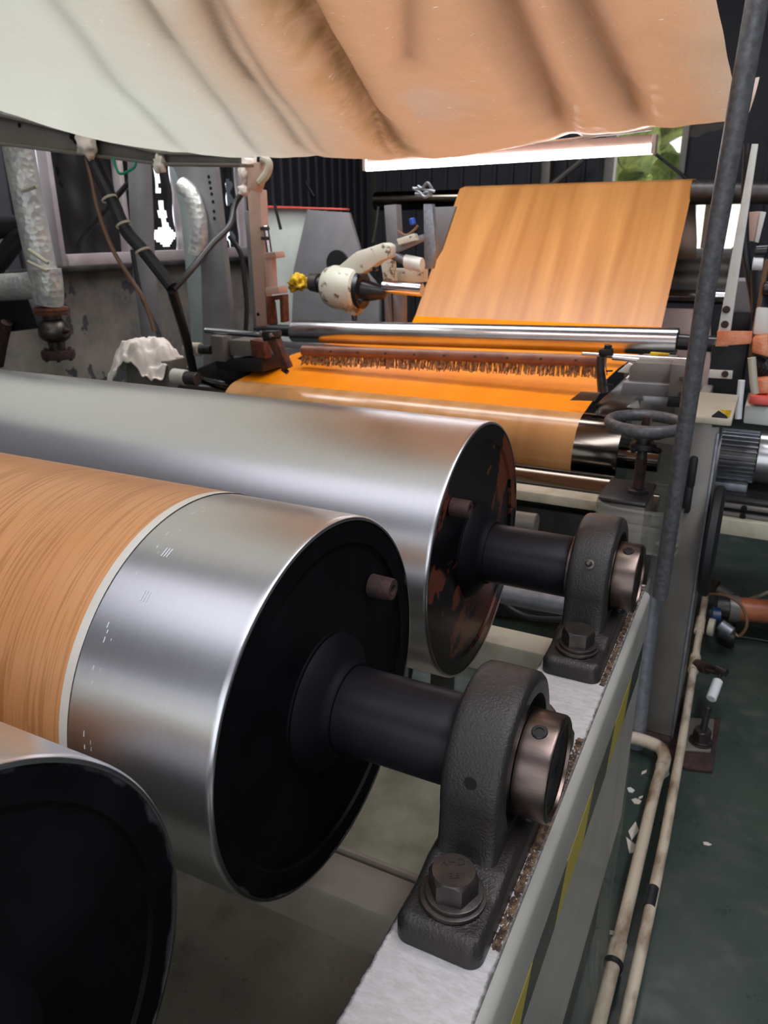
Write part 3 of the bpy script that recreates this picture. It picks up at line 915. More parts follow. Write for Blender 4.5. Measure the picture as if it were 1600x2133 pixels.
# ---------------------------------------------------------------- pillow block bearings
def pillow_block(name, label, yc, nipple, grp, text):
    t_ = thing(name, label, 'bearing', (-0.2095, yc, RZ), grp)
    xa, xb = -0.257, -0.162       # base width
    ha, hb = -0.2505, -0.1795     # housing width
    # housing: profile in y,z, lofted across x with rounded edges
    Rh = 0.105
    def profile(r):
        pts = []
        n = 40
        for k in range(n + 1):
            a = R_(-8) + (PI + R_(16)) * k / n
            pts.append((r * math.cos(a), ZX - RZ + r * math.sin(a)))
        pts.append((-(r + 0.002), 0.055))
        pts.append((-(r + 0.009), 0.036))
        pts.append((-(r + 0.026), 0.026))
        pts.append((-(r + 0.026), 0.012))
        pts.append((r + 0.026, 0.012))
        pts.append((r + 0.026, 0.026))
        pts.append((r + 0.009, 0.036))
        pts.append((r + 0.002, 0.055))
        return pts
    secs = [(ha, Rh - 0.010), (ha + 0.002, Rh - 0.004), (ha + 0.006, Rh - 0.001), (ha + 0.014, Rh), (hb - 0.014, Rh), (hb - 0.006, Rh - 0.001), (hb - 0.002, Rh - 0.004), (hb, Rh - 0.010)]
    vs, fs = [], []
    np_ = len(profile(Rh))
    for (sx, r) in secs:
        for (py, pz) in profile(r):
            vs.append((sx, yc + py, RZ + pz))
    for s in range(len(secs) - 1):
        for k in range(np_):
            k2 = (k + 1) % np_
            fs.append((s * np_ + k, s * np_ + k2, (s + 1) * np_ + k2, (s + 1) * np_ + k))
    # faces: annular front with a bore
    for side, s in ((0, 0), (1, len(secs) - 1)):
        sx = secs[s][0]
        rb = 0.080
        n0 = len(vs)
        prof = profile(secs[s][1])
        for (py, pz) in prof:
            a = math.atan2(pz - (ZX - RZ), py)
            vs.append((sx, yc + rb * math.cos(a), ZX + rb * math.sin(a)))
        n1 = len(vs)
        dep = 0.016 if side == 0 else -0.016
        for (py, pz) in prof:
            a = math.atan2(pz - (ZX - RZ), py)
            vs.append((sx + dep, yc + (rb - 0.004) * math.cos(a), ZX + (rb - 0.004) * math.sin(a)))
        for k in range(np_):
            k2 = (k + 1) % np_
            fs.append((s * np_ + k, s * np_ + k2, n0 + k2, n0 + k))
            fs.append((n0 + k, n0 + k2, n1 + k2, n1 + k))
        fs.append(tuple(n1 + k for k in range(np_)))
    MB().add(vs, fs).build('housing', 'cast', t_, 55)
    # base with two feet, corners rounded, top crowned towards the pedestal
    nx, ny = 14, 60
    g = {}
    vs, fs = [], []
    def base_h(u, v):
        ay = abs(v) * 0.204
        ax_ = abs(u)
        h = 0.031
        h += 0.010 * max(0, 1 - max(0, ay - 0.112) / 0.03)
        e = max(0, ax_ - 0.80) / 0.2
        h -= 0.010 * e ** 2.2
        e = max(0, ay - 0.190) / 0.014
        h -= 0.010 * e ** 2.2
        ry = ay - 0.156
        rr = math.hypot(ry, u * 0.0475)
        if rr < 0.036:
            h = max(h - 0.0, 0.031) if rr > 0.033 else 0.0335
        return h
    def pos(u, v):
        x_, y_ = u * 0.0475, v * 0.204
        c_ = 0.016
        dx, dy = abs(x_) - (0.0475 - c_), abs(y_) - (0.204 - c_)
        if dx > 0 and dy > 0:
            m_ = max(dx, dy)
            q = math.hypot(dx, dy)
            x_ = math.copysign((0.0475 - c_) + dx / q * m_, x_)
            y_ = math.copysign((0.204 - c_) + dy / q * m_, y_)
        return x_, y_
    us = [-1 + 2 * i / 24 for i in range(25)]
    vv = [-1 + 2 * j / 96 for j in range(97)]
    for i, u in enumerate(us):
        for j, v in enumerate(vv):
            x_, y_ = pos(u, v)
            g[i, j] = len(vs)
            vs.append((-0.2095 + x_, yc + y_, RZ + base_h(u, v)))
    for i in range(24):
        for j in range(96):
            fs.append((g[i, j], g[i + 1, j], g[i + 1, j + 1], g[i, j + 1]))
    rim = [(i, 0) for i in range(25)] + [(24, j) for j in range(1, 97)] + [(i, 96) for i in range(23, -1, -1)] + [(0, j) for j in range(95, 0, -1)]
    low = []
    for (i, j) in rim:
        x_, y_ = vs[g[i, j]][0], vs[g[i, j]][1]
        low.append(len(vs))
        vs.append((x_, y_, RZ + 0.001))
    for k in range(len(rim)):
        k2 = (k + 1) % len(rim)
        fs.append((g[rim[k]], g[rim[k2]], low[k2], low[k]))
    fs.append(tuple(low[::-1]))
    MB().add(vs, fs).build('base', 'cast', t_, 50)
    for sgn, tx in ((-1, text), (1, False)):
        cy = yc + sgn * 0.156
        bolt_parts(t_, (-0.2095, cy), RZ + 0.0335, rot=R_(10) if sgn < 0 else 0.5, text=tx)
    # bearing insert
    MB().lathe([(-0.048, 0.057), (-0.048, 0.0635), (-0.036, 0.0645), (-0.036, 0.077), (-0.030, 0.078), (0.014, 0.078), (0.018, 0.077), (0.018, 0.064), (0.03, 0.0625), (0.03, 0.057)],
               (-0.212, yc, ZX), (1, 0, 0), 72).build('inner_ring', 'collar', t_, 40)
    cb = MB().lathe([(0.0, 0.046), (0.0, 0.0615), (0.001, 0.0625), (0.0355, 0.0625), (0.0385, 0.061), (0.040, 0.0585), (0.040, 0.0545), (0.0365, 0.0535), (0.0345, 0.044)],
                    (-0.1815, yc, ZX), (1, 0, 0), 72).build('collar', 'collar', t_, 30)
    for a in (R_(109), R_(-11), R_(229)):
        # set screw let into the collar
        d = V(0, math.cos(a), math.sin(a))
        c = V(-0.163, yc, ZX) + d * 0.0612
        MB().lathe([(0.0, 0.0), (0.0, 0.0092), (0.0022, 0.0092), (0.003, 0.0085), (0.003, 0.0050), (0.0018, 0.0046), (0.0017, 0)], c, d, 24).build('set_screw', 'blackgloss', cb, 30)
    # shaft end with its small centre mark
    # grease nipple or open threaded hole in the crown of the housing
    a = R_(163 if not nipple else 150)
    if nipple:
        d = V(0, math.cos(a), math.sin(a))
        c = V(-0.214, yc, ZX) + d * (Rh - 0.001)
        MB().lathe([(0, 0.0), (0, 0.0085), (0.004, 0.0085), (0.005, 0.0045), (0.010, 0.004), (0.012, 0.0058), (0.017, 0.0052), (0.019, 0.003), (0.019, 0)], c, d, 20).build('grease_nipple', 'bolt', t_, 30)
    else:
        d = V(0, math.cos(a), math.sin(a))
        c = V(-0.214, yc, ZX) + d * (Rh - 0.0006)
        MB().lathe([(0.0016, 0.0068), (0.0018, 0.0050), (0.0018, 0.0)], c, d, 24).build('grease_hole', 'darkhole', t_, 30)
        MB().lathe([(0.0004, 0.0075), (0.0014, 0.007), (0.0014, 0.0055), (0.0004, 0.005)], c, d, 24).build('thread_rim', 'rust_dark', t_, 30)
    return t_
pillow_block('pillow_block', 'black cast pillow block bearing in front with an open grease hole', YA, False, None, True)
pillow_block('pillow_block', 'black cast pillow block bearing further back with a grease nipple', YB, True, None, False)

# brown rust and grease crumbs packed along the bearing feet
def crumbs(name, label, boxes, n, m, size):
    bm = bmesh.new()
    for i in range(n):
        x0, y0, x1, y1 = random.choice(boxes)
        s = random.uniform(size * .4, size)
        bmesh.ops.create_icosphere(bm, subdivisions=1, radius=1, matrix=Matrix.Translation((random.uniform(x0, x1), random.uniform(y0, y1), RZ + s * .35)) @ Matrix.Diagonal((s, s * 1.3, s * .6, 1)))
    o = MB().frombm(bm).build(name, m, None, 180)
    o['kind'] = 'stuff'
    return tag(o, label, 'dirt')
crumbs('rust_crumbs', 'brown crumbly grease and rust packed along the feet of the front bearing', [(-0.161, YA - .17, -0.152, YA + .21), (-0.161, YA - .02, -0.150, YA + .08)], 2600, 'crumb', 0.0019)
crumbs('rust_crumbs', 'brown crumbly grease and rust packed along the feet of the rear bearing', [(-0.161, YB - .20, -0.153, YB + .20)], 1500, 'crumb', 0.0018)

# ---------------------------------------------------------------- printed paper web
def web(name, path, x0, x1, m, parent=None, margin=True, nx=2, v0=0.0):
    """path = list of (y,z) ; one strip of paper between x0 and x1 with UV in metres"""
    b = MB()
    vs, fs, uv = [], [], []
    s = v0
    for i, (py, pz) in enumerate(path):
        if i:
            s += math.hypot(py - path[i - 1][0], pz - path[i - 1][1])
        for k in range(nx + 1):
            xx = x0 + (x1 - x0) * k / nx
            vs.append((xx, py, pz))
            uv.append((xx, s))
    n = nx + 1
    for i in range(len(path) - 1):
        for k in range(nx):
            a = i * n + k
            fs.append((a, a + 1, a + n + 1, a + n))
    b.add(vs, fs)
    b.uv = uv
    return b.build(name, m, parent, 60), s

def arc(cy, cz, r, a0, a1, n=48):
    return [(cy + r * math.cos(R_(a0 + (a1 - a0) * i / n)), cz + r * math.sin(R_(a0 + (a1 - a0) * i / n))) for i in range(n + 1)]
wt = thing('paper_web', 'orange wood-grain printed paper wrapped over the middle roller, pale right margin', 'paper', (-1.6, YA, 1.0))
PR = RD + 0.0012
path = arc(YA, ZX, PR, -84, 264, 150)
web('printed_strip', path, -2.44, -0.661, 'paper', wt)
web('pale_margin', path, -0.661, -0.648, 'paper_margin', wt)

# far run of the same web: tall sheet, level run, turn over the dark roller
XE0, XE1 = -2.435, -0.65
wf = thing('paper_web', 'far run of printed paper: tall wood-grain sheet dropping into a vivid orange level run', 'paper', (-1.6, 4.5, 1.0))
sheet = [(6.56, 1.45), (6.555, 1.85), (6.53, 1.92), (6.46, 1.948), (6.38, 1.958), (6.265, 1.935), (5.40, 1.015)]
web('sheet', sheet, XE0, XE1, 'paper_far', wf)
web('wet_run', [(5.40, 1.015), (5.33, 0.96), (5.2, 0.94), (4.4, 0.965), (3.9, 0.98), (3.617, 0.975), (3.30, 0.925), (3.165, 0.907)], XE0, XE1, 'paper_wet', wf)
web('turned_strip', arc(3.17, 0.737, 0.1705, 90, 200, 24) + [(3.02, 0.60)], XE0, XE1, 'paper_turn', wf)
tag(MB().lathe([(0, 0), (0, 0.168), (0.003, 0.17), (2.277, 0.17), (2.28, 0.168), (2.28, 0.045), (2.42, 0.045), (2.42, 0)], (-2.75, 3.17, 0.737), (1, 0, 0), 96).build('print_roller', 'dark_roller', None, 40),
    'dark mirror-polished roller under the turning edge of the orange paper', 'roller')
tag(MB().lathe([(0, 0), (0, 0.085), (2.33, 0.085), (2.33, 0.04), (2.50, 0.04), (2.50, 0)], (-2.78, 2.86, 0.66), (1, 0, 0), 64).build('guide_roller', 'dark_roller', None, 40),
    'brown-black guide roller in front of and below the paper turn', 'roller')
# top tube over which the sheet hangs
tag(MB().lathe([(0, 0), (0, .078), (3.7, .078), (3.7, 0)], (-3.3, 6.46, 1.862), (1, 0, 0), 48).build('top_roller', 'dark_roller', None, 40), 'long dark roller at the top of the tall printed sheet', 'roller')

def cyl(name, p0, p1, r, m, label=None, cat=None, parent=None, n=32, group=None):
    p0, p1 = Vector(p0), Vector(p1)
    L = (p1 - p0).length
    e = min(0.003, r * .2)
    o = MB().lathe([(0, 0), (0, r - e), (e, r), (L - e, r), (L, r - e), (L, 0)], p0, p1 - p0, n).build(name, m, parent, 40)
    if label:
        tag(o, label, cat, group)
    return o

# ---------------------------------------------------------------- polished idle roller across the far station
r0, r1 = Vector((-2.621,4.0,1.052)), Vector((-0.398,4.0,1.111))
t_ = thing('idle_roller', 'long polished chrome roller lying across the printed sheet', 'roller', tuple(r0))
zc = (r0.z + r1.z) / 2 
cyl('shell', (r0.x, 4.0, r0.z), (r1.x, 4.0, r1.z), 0.066, 'satin', parent=t_, n=64)
cyl('shaft', (r1.x, 4.0, r1.z), (r1.x + 0.30, 4.0, r1.z - .005), 0.038, 'blackgloss', parent=t_)
cyl('shaft', (r0.x - 0.28, 4.0, r0.z), (r0.x, 4.0, r0.z), 0.035, 'blackgloss', parent=t_)

# ---------------------------------------------------------------- brush bar
bp = [(-2.212,3.45,1.035),(-0.632,3.45,1.084)]
a, c = Vector(bp[0]), Vector(bp[1])
t_ = thing('brush_bar', 'long brown brush bar with bristles above the orange paper run', 'brush', tuple(a))
cyl('bar', a, c, 0.026, 'brush_wood', parent=t_)
for i in range(9):
    q = a.lerp(c, 0.12 + i * 0.1)
    cyl('rivet', q + V(0, -.030, .004), q + V(0, -.024, .004), 0.006, 'bolt', parent=t_, n=10)
b = MB()
d = c - a
for i in range(420):
    q = a + d * (i / 419.0)
    b.tube([q + V(0, random.uniform(-.012, .012), -.02), q + V(random.uniform(-.012, .012), random.uniform(-.03, .01), -.070 + random.uniform(-.006, .010))], 0.0035, 4)
b.build('bristles', 'bristle', t_, 60, kind='stuff')

# ---------------------------------------------------------------- hanging tube lamp
la, lb = Vector((-1.684,3.2,1.89)), Vector((-0.486,3.2,1.906))
t_ = thing('tube_lamp', 'bright white fluorescent tube lamp under the edge of the plastic canopy', 'lamp', tuple(la))
cyl('tube', la, lb, 0.0165, 'tube_light', parent=t_, n=20)
d = (lb - la)
MB().tube([la + V(0, .012, .034), lb + V(0, .012, .034)], 0.021, 4).build('housing', 'tube_housing', t_)
for q in (la, lb):
    MB().box(q + V(-.008, -.018, -.016), q + V(.008, .03, .05), .003).build('end_cap', 'white_plastic', t_)
cab = [(-0.763,3.1,1.98),(-0.726,3.1,1.959),(-0.673,3.1,1.954),(-0.58,3.1,1.957),(-0.481,3.1,1.964)]
tag(MB().tube(cab, .0055, 8, True, 6).build('lamp_cable', 'white_plastic'), 'short white cable curving above the right end of the tube lamp', 'cable')
cab = [(-1.612,3.1,1.933),(-1.329,3.1,1.924),(-1.205,3.1,1.929),(-1.009,3.1,1.94),(-0.787,3.1,1.942),(-0.673,3.1,1.954)]
tag(MB().tube(cab, .0065, 8, True, 6).build('lamp_cable', 'white_plastic'), 'long white cable running above the tube lamp along the canopy edge', 'cable')

# ---------------------------------------------------------------- plastic canopy
ZB = [(-4.3, 2.62), (-3.8, 2.45), (-3.29, 2.24), (-2.88, 2.035), (-2.35, 1.94), (-1.85, 1.905), (-1.43, 1.872), (-1.05, 1.878), (-0.65, 1.915), (-0.36, 1.921), (-0.17, 1.945)]
def zb(x):
    for (xa, za), (xb_, zb_) in zip(ZB, ZB[1:]):
        if x <= xb_:
            s = max(0, (x - xa) / (xb_ - xa))
            return za + (zb_ - za) * s
    return ZB[-1][1]
def zbs(x):
    return (zb(x - .15) + zb(x - .07) + zb(x) + zb(min(x + .07, -.17)) + zb(min(x + .15, -.17))) / 5
FOLDS = [([(-0.913,1.108,1.98),(-1.201,1.62,1.98),(-1.581,2.499,1.98),(-1.907,3.518,1.98)], .035, .022), ([(-1.078,1.152,1.98),(-1.335,1.613,1.98),(-1.805,2.527,1.98),(-2.18,3.351,1.98)], .03, .018),
         ([(-0.814,1.161,1.98),(-0.938,1.532,1.98),(-1.129,2.145,1.98),(-1.421,3.593,1.98)], .05, .035), ([(-0.819,1.222,1.98),(-0.97,1.684,1.98),(-1.264,2.538,1.98),(-1.516,3.536,1.98)], .018, .02),
         ([(-0.506,1.327,1.98),(-0.559,1.689,1.98),(-0.641,2.234,1.98),(-0.721,3.031,1.98)], .05, .045), ([(-0.398,1.385,1.98),(-0.42,1.716,1.98),(-0.446,2.26,1.98),(-0.439,3.015,1.98)], .05, .04),
         ([(-0.607,1.272,1.98),(-0.672,1.448,1.98),(-0.819,1.768,1.98)], .03, .014), ([(-1.268,1.124,1.98),(-1.846,1.951,1.98),(-2.435,3.03,1.98)], .04, .014), ([(-0.991,1.275,1.98),(-1.232,1.82,1.98),(-1.564,2.668,1.98)], .022, .012)]
def seg_d(p, pts):
    best = 9
    for a, c in zip(pts, pts[1:]):
        ax, ay, cx, cy = a[0], a[1], c[0], c[1]
        dx, dy = cx - ax, cy - ay
        s = max(0, min(1, ((p[0] - ax) * dx + (p[1] - ay) * dy) / (dx * dx + dy * dy)))
        best = min(best, math.hypot(p[0] - ax - s * dx, p[1] - ay - s * dy))
    return best
def canopy():
    nx, ny = 320, 200
    vs, fs, uv, cr, glow_, fl = [], [], [], [], [], []
    for j in range(ny + 1):
        yy = 0.72 + 2.60 * j / ny
        for i in range(nx + 1):
            x_ = -4.3 + (4.13) * i / nx
            e = (2.7 - yy)
            z = zbs(x_)
            if e > 0:
                z += 0.055 * min(e, 2.2) / 1.1 + 0.13 * min(1, max(0, -x_ / 2.2)) * (min(e, 2.2) / 1.1) ** 1.35
            else:
                z += 0.35 * e * e * 1.4
            fd = 0
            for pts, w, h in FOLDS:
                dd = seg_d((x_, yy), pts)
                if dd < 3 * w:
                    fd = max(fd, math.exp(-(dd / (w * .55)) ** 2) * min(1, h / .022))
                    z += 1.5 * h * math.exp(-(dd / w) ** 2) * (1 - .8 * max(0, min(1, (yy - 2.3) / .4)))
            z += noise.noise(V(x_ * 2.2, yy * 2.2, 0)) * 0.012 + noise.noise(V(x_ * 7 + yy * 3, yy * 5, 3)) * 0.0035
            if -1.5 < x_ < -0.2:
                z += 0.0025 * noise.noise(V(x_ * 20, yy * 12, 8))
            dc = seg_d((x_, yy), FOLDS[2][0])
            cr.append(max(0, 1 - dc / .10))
            fl.append(fd * (.85 if x_ > -1.3 else .55) * max(0, min(1, (2.75 - yy) / .25)))  # painted shade along the folds, weaker on the left
            sx = x_ + .45 * (yy - 1.6) + 1.18  # position mask for the painted orange bounce light
            glow_.append(max(0, min(1, .5 + sx * 1.1)) * .78 * max(0, min(1, (yy - .95) / .45)) * (1 - .45 * max(0, min(1, (x_ + .36) / .2))))
            vs.append((x_, yy, z))
            uv.append(((x_ + 4.3) / 4.13, yy / 3.3))
    n = nx + 1
    for j in range(ny):
        for i in range(nx):
            a = j * n + i
            fs.append((a, a + 1, a + n + 1, a + n))
    b = MB().add(vs, fs)
    b.uv = uv
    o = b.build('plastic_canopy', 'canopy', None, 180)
    at_ = o.data.attributes.new('crease', 'FLOAT', 'POINT')
    at_.data.foreach_set('value', cr)
    at_ = o.data.attributes.new('orange_glow', 'FLOAT', 'POINT')
    at_.data.foreach_set('value', glow_)
    at_ = o.data.attributes.new('fold_shade', 'FLOAT', 'POINT')
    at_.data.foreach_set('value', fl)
    return o
tag(canopy(), 'large sagging milky plastic sheet with orange bounce light painted in, hung overhead', 'plastic sheet')
# clear strip hanging from the right end of the canopy edge
ps = [(-0.715,2.95,1.929),(-0.449,2.9,1.937),(-0.177,2.8,1.951),(-0.208,2.8,1.928),(-0.441,2.95,1.868),(-0.553,3.0,1.864)]
bm = bmesh.new()
N = 24
up_l = [Vector(ps[0]).lerp(Vector(ps[2]), k / N) for k in range(N + 1)]
lo_l = [Vector(ps[5]).lerp(Vector(ps[3]), k / N) for k in range(N + 1)]
rows = []
for k in range(N + 1):
    rows.append([bm.verts.new(up_l[k].lerp(lo_l[k], s / 6) + V(0, 0.012 * math.sin(s * 2 + k * .5), 0.004 * math.sin(k * 1.7 + s))) for s in range(7)])
for k in range(N):
    for s in range(6):
        bm.faces.new((rows[k][s], rows[k + 1][s], rows[k + 1][s + 1], rows[k][s + 1]))
tag(MB().frombm(bm).build('film_strip', 'film', None, 180), 'clear film strip hanging below the right edge of the canopy by the window', 'plastic film')
# ================================================================ HANDWHEEL STAND, LEANING POLE, COLUMN
# box: front face in the plane y = 2.3
t_ = thing('handwheel_stand', 'black handwheel on a threaded stem above a film-wrapped square post', 'handwheel', (-0.325, 2.42, 0.0))
MB().box((-0.402, 2.30, 0.0), (-0.262, 2.50, 0.835), 0.006).build('post', 'frame_grey', t_)
MB().box((-0.406, 2.292, 0.835), (-0.258, 2.508, 0.853), 0.008).build('top_plate', 'dark_steel', t_)
WC = V(-0.300, 2.385, 0)
cyl('stem', WC + V(0, 0, .853), WC + V(0, 0, 1.035), 0.0155, 'dark_steel', parent=t_)
th = MB()
for i in range(22):
    th.lathe([(0, .0155), (.0022, .0178), (.0044, .0155)], WC + V(0, 0, .868 + i * .0044), (0, 0, 1), 20)
th.build('thread', 'rust_dark', t_)
MB().lathe([(0, 0), (0, .036), (.010, .036), (.014, .026), (.014, 0)], WC + V(0, 0, .853), (0, 0, 1), 6).build('base_nut', 'dark_steel', t_, 20)
MB().lathe([(0, 0), (0, .034), (.004, .040), (.016, .040), (.02, .034), (.02, .022), (.048, .022), (.048, 0)], WC + V(0, 0, .995), (0, 0, 1), 32).build('lock_collar', 'cast', t_)
for a in (-25, 70, 160, 250):
    d = V(math.cos(R_(a)), math.sin(R_(a)), 0)
    cyl('clamp_screw', WC + V(0, 0, 1.003) + d * .036, WC + V(0, 0, 1.001) + d * .062, .008, 'black', parent=t_, n=12)
# wheel: rim, dish, spokes
RW = 0.108
HZ = 1.076
rim = MB()
prof = []
n = 72
vs, fs = [], []
for i in range(n):
    A_ = 2 * PI * i / n
    for k in range(14):
        b_ = 2 * PI * k / 14
        rr = RW + .015 * math.cos(b_)
        vs.append((WC.x + rr * math.cos(A_), WC.y + rr * math.sin(A_), HZ + .018 * math.sin(b_)))
for i in range(n):
    for k in range(14):
        fs.append((i * 14 + k, ((i + 1) % n) * 14 + k, ((i + 1) % n) * 14 + (k + 1) % 14, i * 14 + (k + 1) % 14))
MB().add(vs, fs).build('rim', 'galv', t_, 180)
for a in (95, 215, 335):
    d = V(math.cos(R_(a)), math.sin(R_(a)), 0)
    s_ = V(-d.y, d.x, 0)
    vs = []
    for (r_, hz, w, tt) in ((.018, -.035, .020, .010), (.06, -.030, .017, .008), (.088, -.010, .014, .007), (.102, .002, .014, .006)):
        for (q, z_) in ((-w, -tt), (w, -tt), (w, tt), (-w, tt)):
            vs.append(WC + V(0, 0, HZ + hz + z_) + d * r_ + s_ * q)
    fs = []
    for i in range(3):
        for k in range(4):
            fs.append((i * 4 + k, i * 4 + (k + 1) % 4, i * 4 + 4 + (k + 1) % 4, i * 4 + 4 + k))
    fs += [(0, 1, 2, 3), (15, 14, 13, 12)]
    MB().add(vs, fs).build('spoke', 'dark_steel', t_)
MB().lathe([(-.05, 0), (-.05, .03), (-.02, .03), (-.012, .024), (-.012, 0)], WC + V(0, 0, HZ), (0, 0, 1), 32).build('wheel_hub', 'cast', t_)
cyl('stem_tip', WC + V(0, 0, HZ - .02), WC + V(0, 0, HZ + .022), .012, 'rust_dark', parent=t_)

# stretch film wound round the post and the leaning pole
def wrap(cx0, cx1, cy0, cy1, z0, z1, m='film_wrap'):
    loop = []
    N = 64
    for i in range(N):
        a = 2 * PI * i / N
        sx = math.copysign(abs(math.cos(a)) ** 0.45, math.cos(a))
        sy = math.copysign(abs(math.sin(a)) ** 0.45, math.sin(a))
        loop.append(((cx0 + cx1) / 2 + sx * (cx1 - cx0) / 2, (cy0 + cy1) / 2 + sy * (cy1 - cy0) / 2))
    vs, fs = [], []
    K = 22
    for j in range(K + 1):
        z = z0 + (z1 - z0) * j / K
        for i, (x_, y_) in enumerate(loop):
            r = 0.0035 * noise.noise(V(i * .11, j * 1.3, z0)) + (.003 if j % 4 == 0 else 0)
            a = 2 * PI * i / N
            vs.append((x_ + math.cos(a) * r, y_ + math.sin(a) * r, z + .006 * math.sin(i * .3 + j)))
    for j in range(K):
        for i in range(N):
            fs.append((j * N + i, j * N + (i + 1) % N, (j + 1) * N + (i + 1) % N, (j + 1) * N + i))
    return MB().add(vs, fs)
tag(wrap(-.412, -.152, 2.255, 2.515, .70, .845).build('stretch_wrap', 'film_wrap', None, 180), 'clear stretch film wound round the handwheel post and the leaning pole', 'plastic film')

tag(MB().tube([(-.181, 2.235, .58), (-.170, 2.17, 1.05), (-.155, 2.06, 1.5), (-.128, 1.93, 1.95), (-.10, 1.80, 2.45)], [.0225] * 5, 28).build('leaning_pole', 'galv'),
    'dark galvanised scaffold pole leaning across the right of the view', 'pole')
tag(MB().tube([(-0.193,2.3,0.724), (-0.204,2.3,0.616), (-0.204,2.29,0.399), (-0.197,2.27,0.102), (-0.196,2.27,-0.043)], .026, 24, True, 5).build('grey_conduit', 'galv_light'), 'lighter grey tube running down to the floor left of the grey column', 'pipe')

t_ = thing('station_column', 'tall grey-brown steel column with hazard sticker at its top right', 'column', (-0.14, 2.45, 0))
MB().box((-0.192, 2.34, 0.02), (-0.088, 2.60, 1.105), 0.006).build('body', 'frame_grey', t_)
MB().box((-0.096, 2.334, 0.02), (-0.087, 2.345, 1.08), 0.003).build('edge_strip', 'galv_light', t_)
MB().box((-0.200, 2.325, 1.105), (-0.060, 2.70, 1.125), 0.004).build('cap_plate', 'beige', t_)
MB().prism([(-0.115,2.332,1.129),(-0.099,2.332,1.146),(-0.073,2.332,1.131),(-0.071,2.332,1.1),(-0.109,2.332,1.096)], 'y', .003).build('black_sticker', 'black', t_)
MB().prism([(-0.098,2.33,1.15),(-0.065,2.33,1.15),(-0.068,2.33,1.126),(-0.073,2.33,1.131)], 'y', .003).build('yellow_sticker', 'yellow', t_)
MB().box((-0.192, 2.60, 0.55), (-0.158, 5.2, 1.09), 0.006).build('side_plate', 'frame_grey', t_)
MB().box((-0.21, 2.31, 0.0), (-0.06, 2.62, 0.02), 0.002).build('foot', 'rust_dark', t_)
# belt guard right of the column
c = Vector((-0.045,2.347,0.773))
t_ = thing('belt_guard', 'black round belt guard peeping out behind the grey column', 'guard', tuple(c + V(-.02, 0, -.3)))
MB().lathe([(0, 0), (0, .16), (.008, .17), (.026, .17), (.032, .16), (.032, .10), (.022, .09), (.022, 0)], c + V(-.035, .0, -.03), (1, 0, 0), 56).build('drum', 'belt', t_)
# grey upright plate edge parts, black clamps behind the pole
for i, (q, hh) in enumerate((((-0.146,2.33,0.954), .05), ((-0.148,2.33,0.87), .045))):
    q = Vector(q)
    tag(MB().box(q + V(-.012, -.01, -hh), q + V(.012, .03, hh), .010).build('pole_clamp', 'black'), ['upper black clamp between leaning pole and grey column', 'lower black clamp between leaning pole and grey column'][i], 'clamp', None)

# ---------------------------------------------------------------- bearing side structure right of the paper, far station
def plate(name, px, y, d, m, label=None, cat=None, parent=None, bev=.003):
    o = MB().prism(px, 'y', d, bev).build(name, m, parent, 35)
    if label:
        tag(o, label, cat)
    return o
t_ = thing('side_unit', 'grey bearing housing with bolted plate, right of the orange paper run', 'machine part', (-0.338,3.2,0.893))
plate('bed', [(-0.672,3.35,0.825),(-0.548,3.35,1.006),(-0.26,3.35,1.029),(-0.234,3.35,0.818),(-0.265,3.35,0.763),(-0.668,3.35,0.781)], 3.35, .5, 'pale_plate', parent=t_)
plate('housing_block', [(-0.489,3.2,1.106),(-0.472,3.2,1.127),(-0.333,3.2,1.13),(-0.323,3.2,1.051),(-0.486,3.2,1.042)], 3.2, .25, 'frame_grey', parent=t_)
plate('dark_step', [(-0.503,3.16,1.051),(-0.319,3.16,1.055),(-0.313,3.16,1.005),(-0.509,3.16,1.0)], 3.16, .25, 'grey_plate', parent=t_)
plate('bolted_plate', [(-0.322,3.1,1.146),(-0.246,3.1,1.144),(-0.241,3.1,1.02),(-0.318,3.1,1.02)], 3.10, .12, 'frame_grey', parent=t_)
plate('black_foot', [(-0.317,3.09,1.019),(-0.24,3.09,1.02),(-0.239,3.09,0.984),(-0.319,3.09,0.981)], 3.09, .2, 'black', parent=t_)
for q in ([(-0.275,3.09,1.096),(-0.27,3.09,1.041)]):
    cyl('plate_bolt', Vector(q) + V(0, -.008, 0), Vector(q) + V(0, .012, 0), .010, 'bolt', parent=t_, n=14)
plate('polished_tray', [(-0.631,3.3,0.915),(-0.522,3.3,1.038),(-0.327,3.3,1.009),(-0.306,3.3,0.911),(-0.606,3.3,0.868)], 3.30, .03, 'satin', parent=t_)
plate('white_bracket', [(-0.544,3.25,1.074),(-0.505,3.25,1.113),(-0.486,3.25,1.108),(-0.494,3.25,1.072)], 3.25, .03, 'white_metal', parent=t_)
plate('white_bracket', [(-0.485,3.2,0.942),(-0.441,3.2,0.978),(-0.43,3.2,0.944),(-0.452,3.2,0.938)], 3.2, .02, 'white_metal', parent=t_)
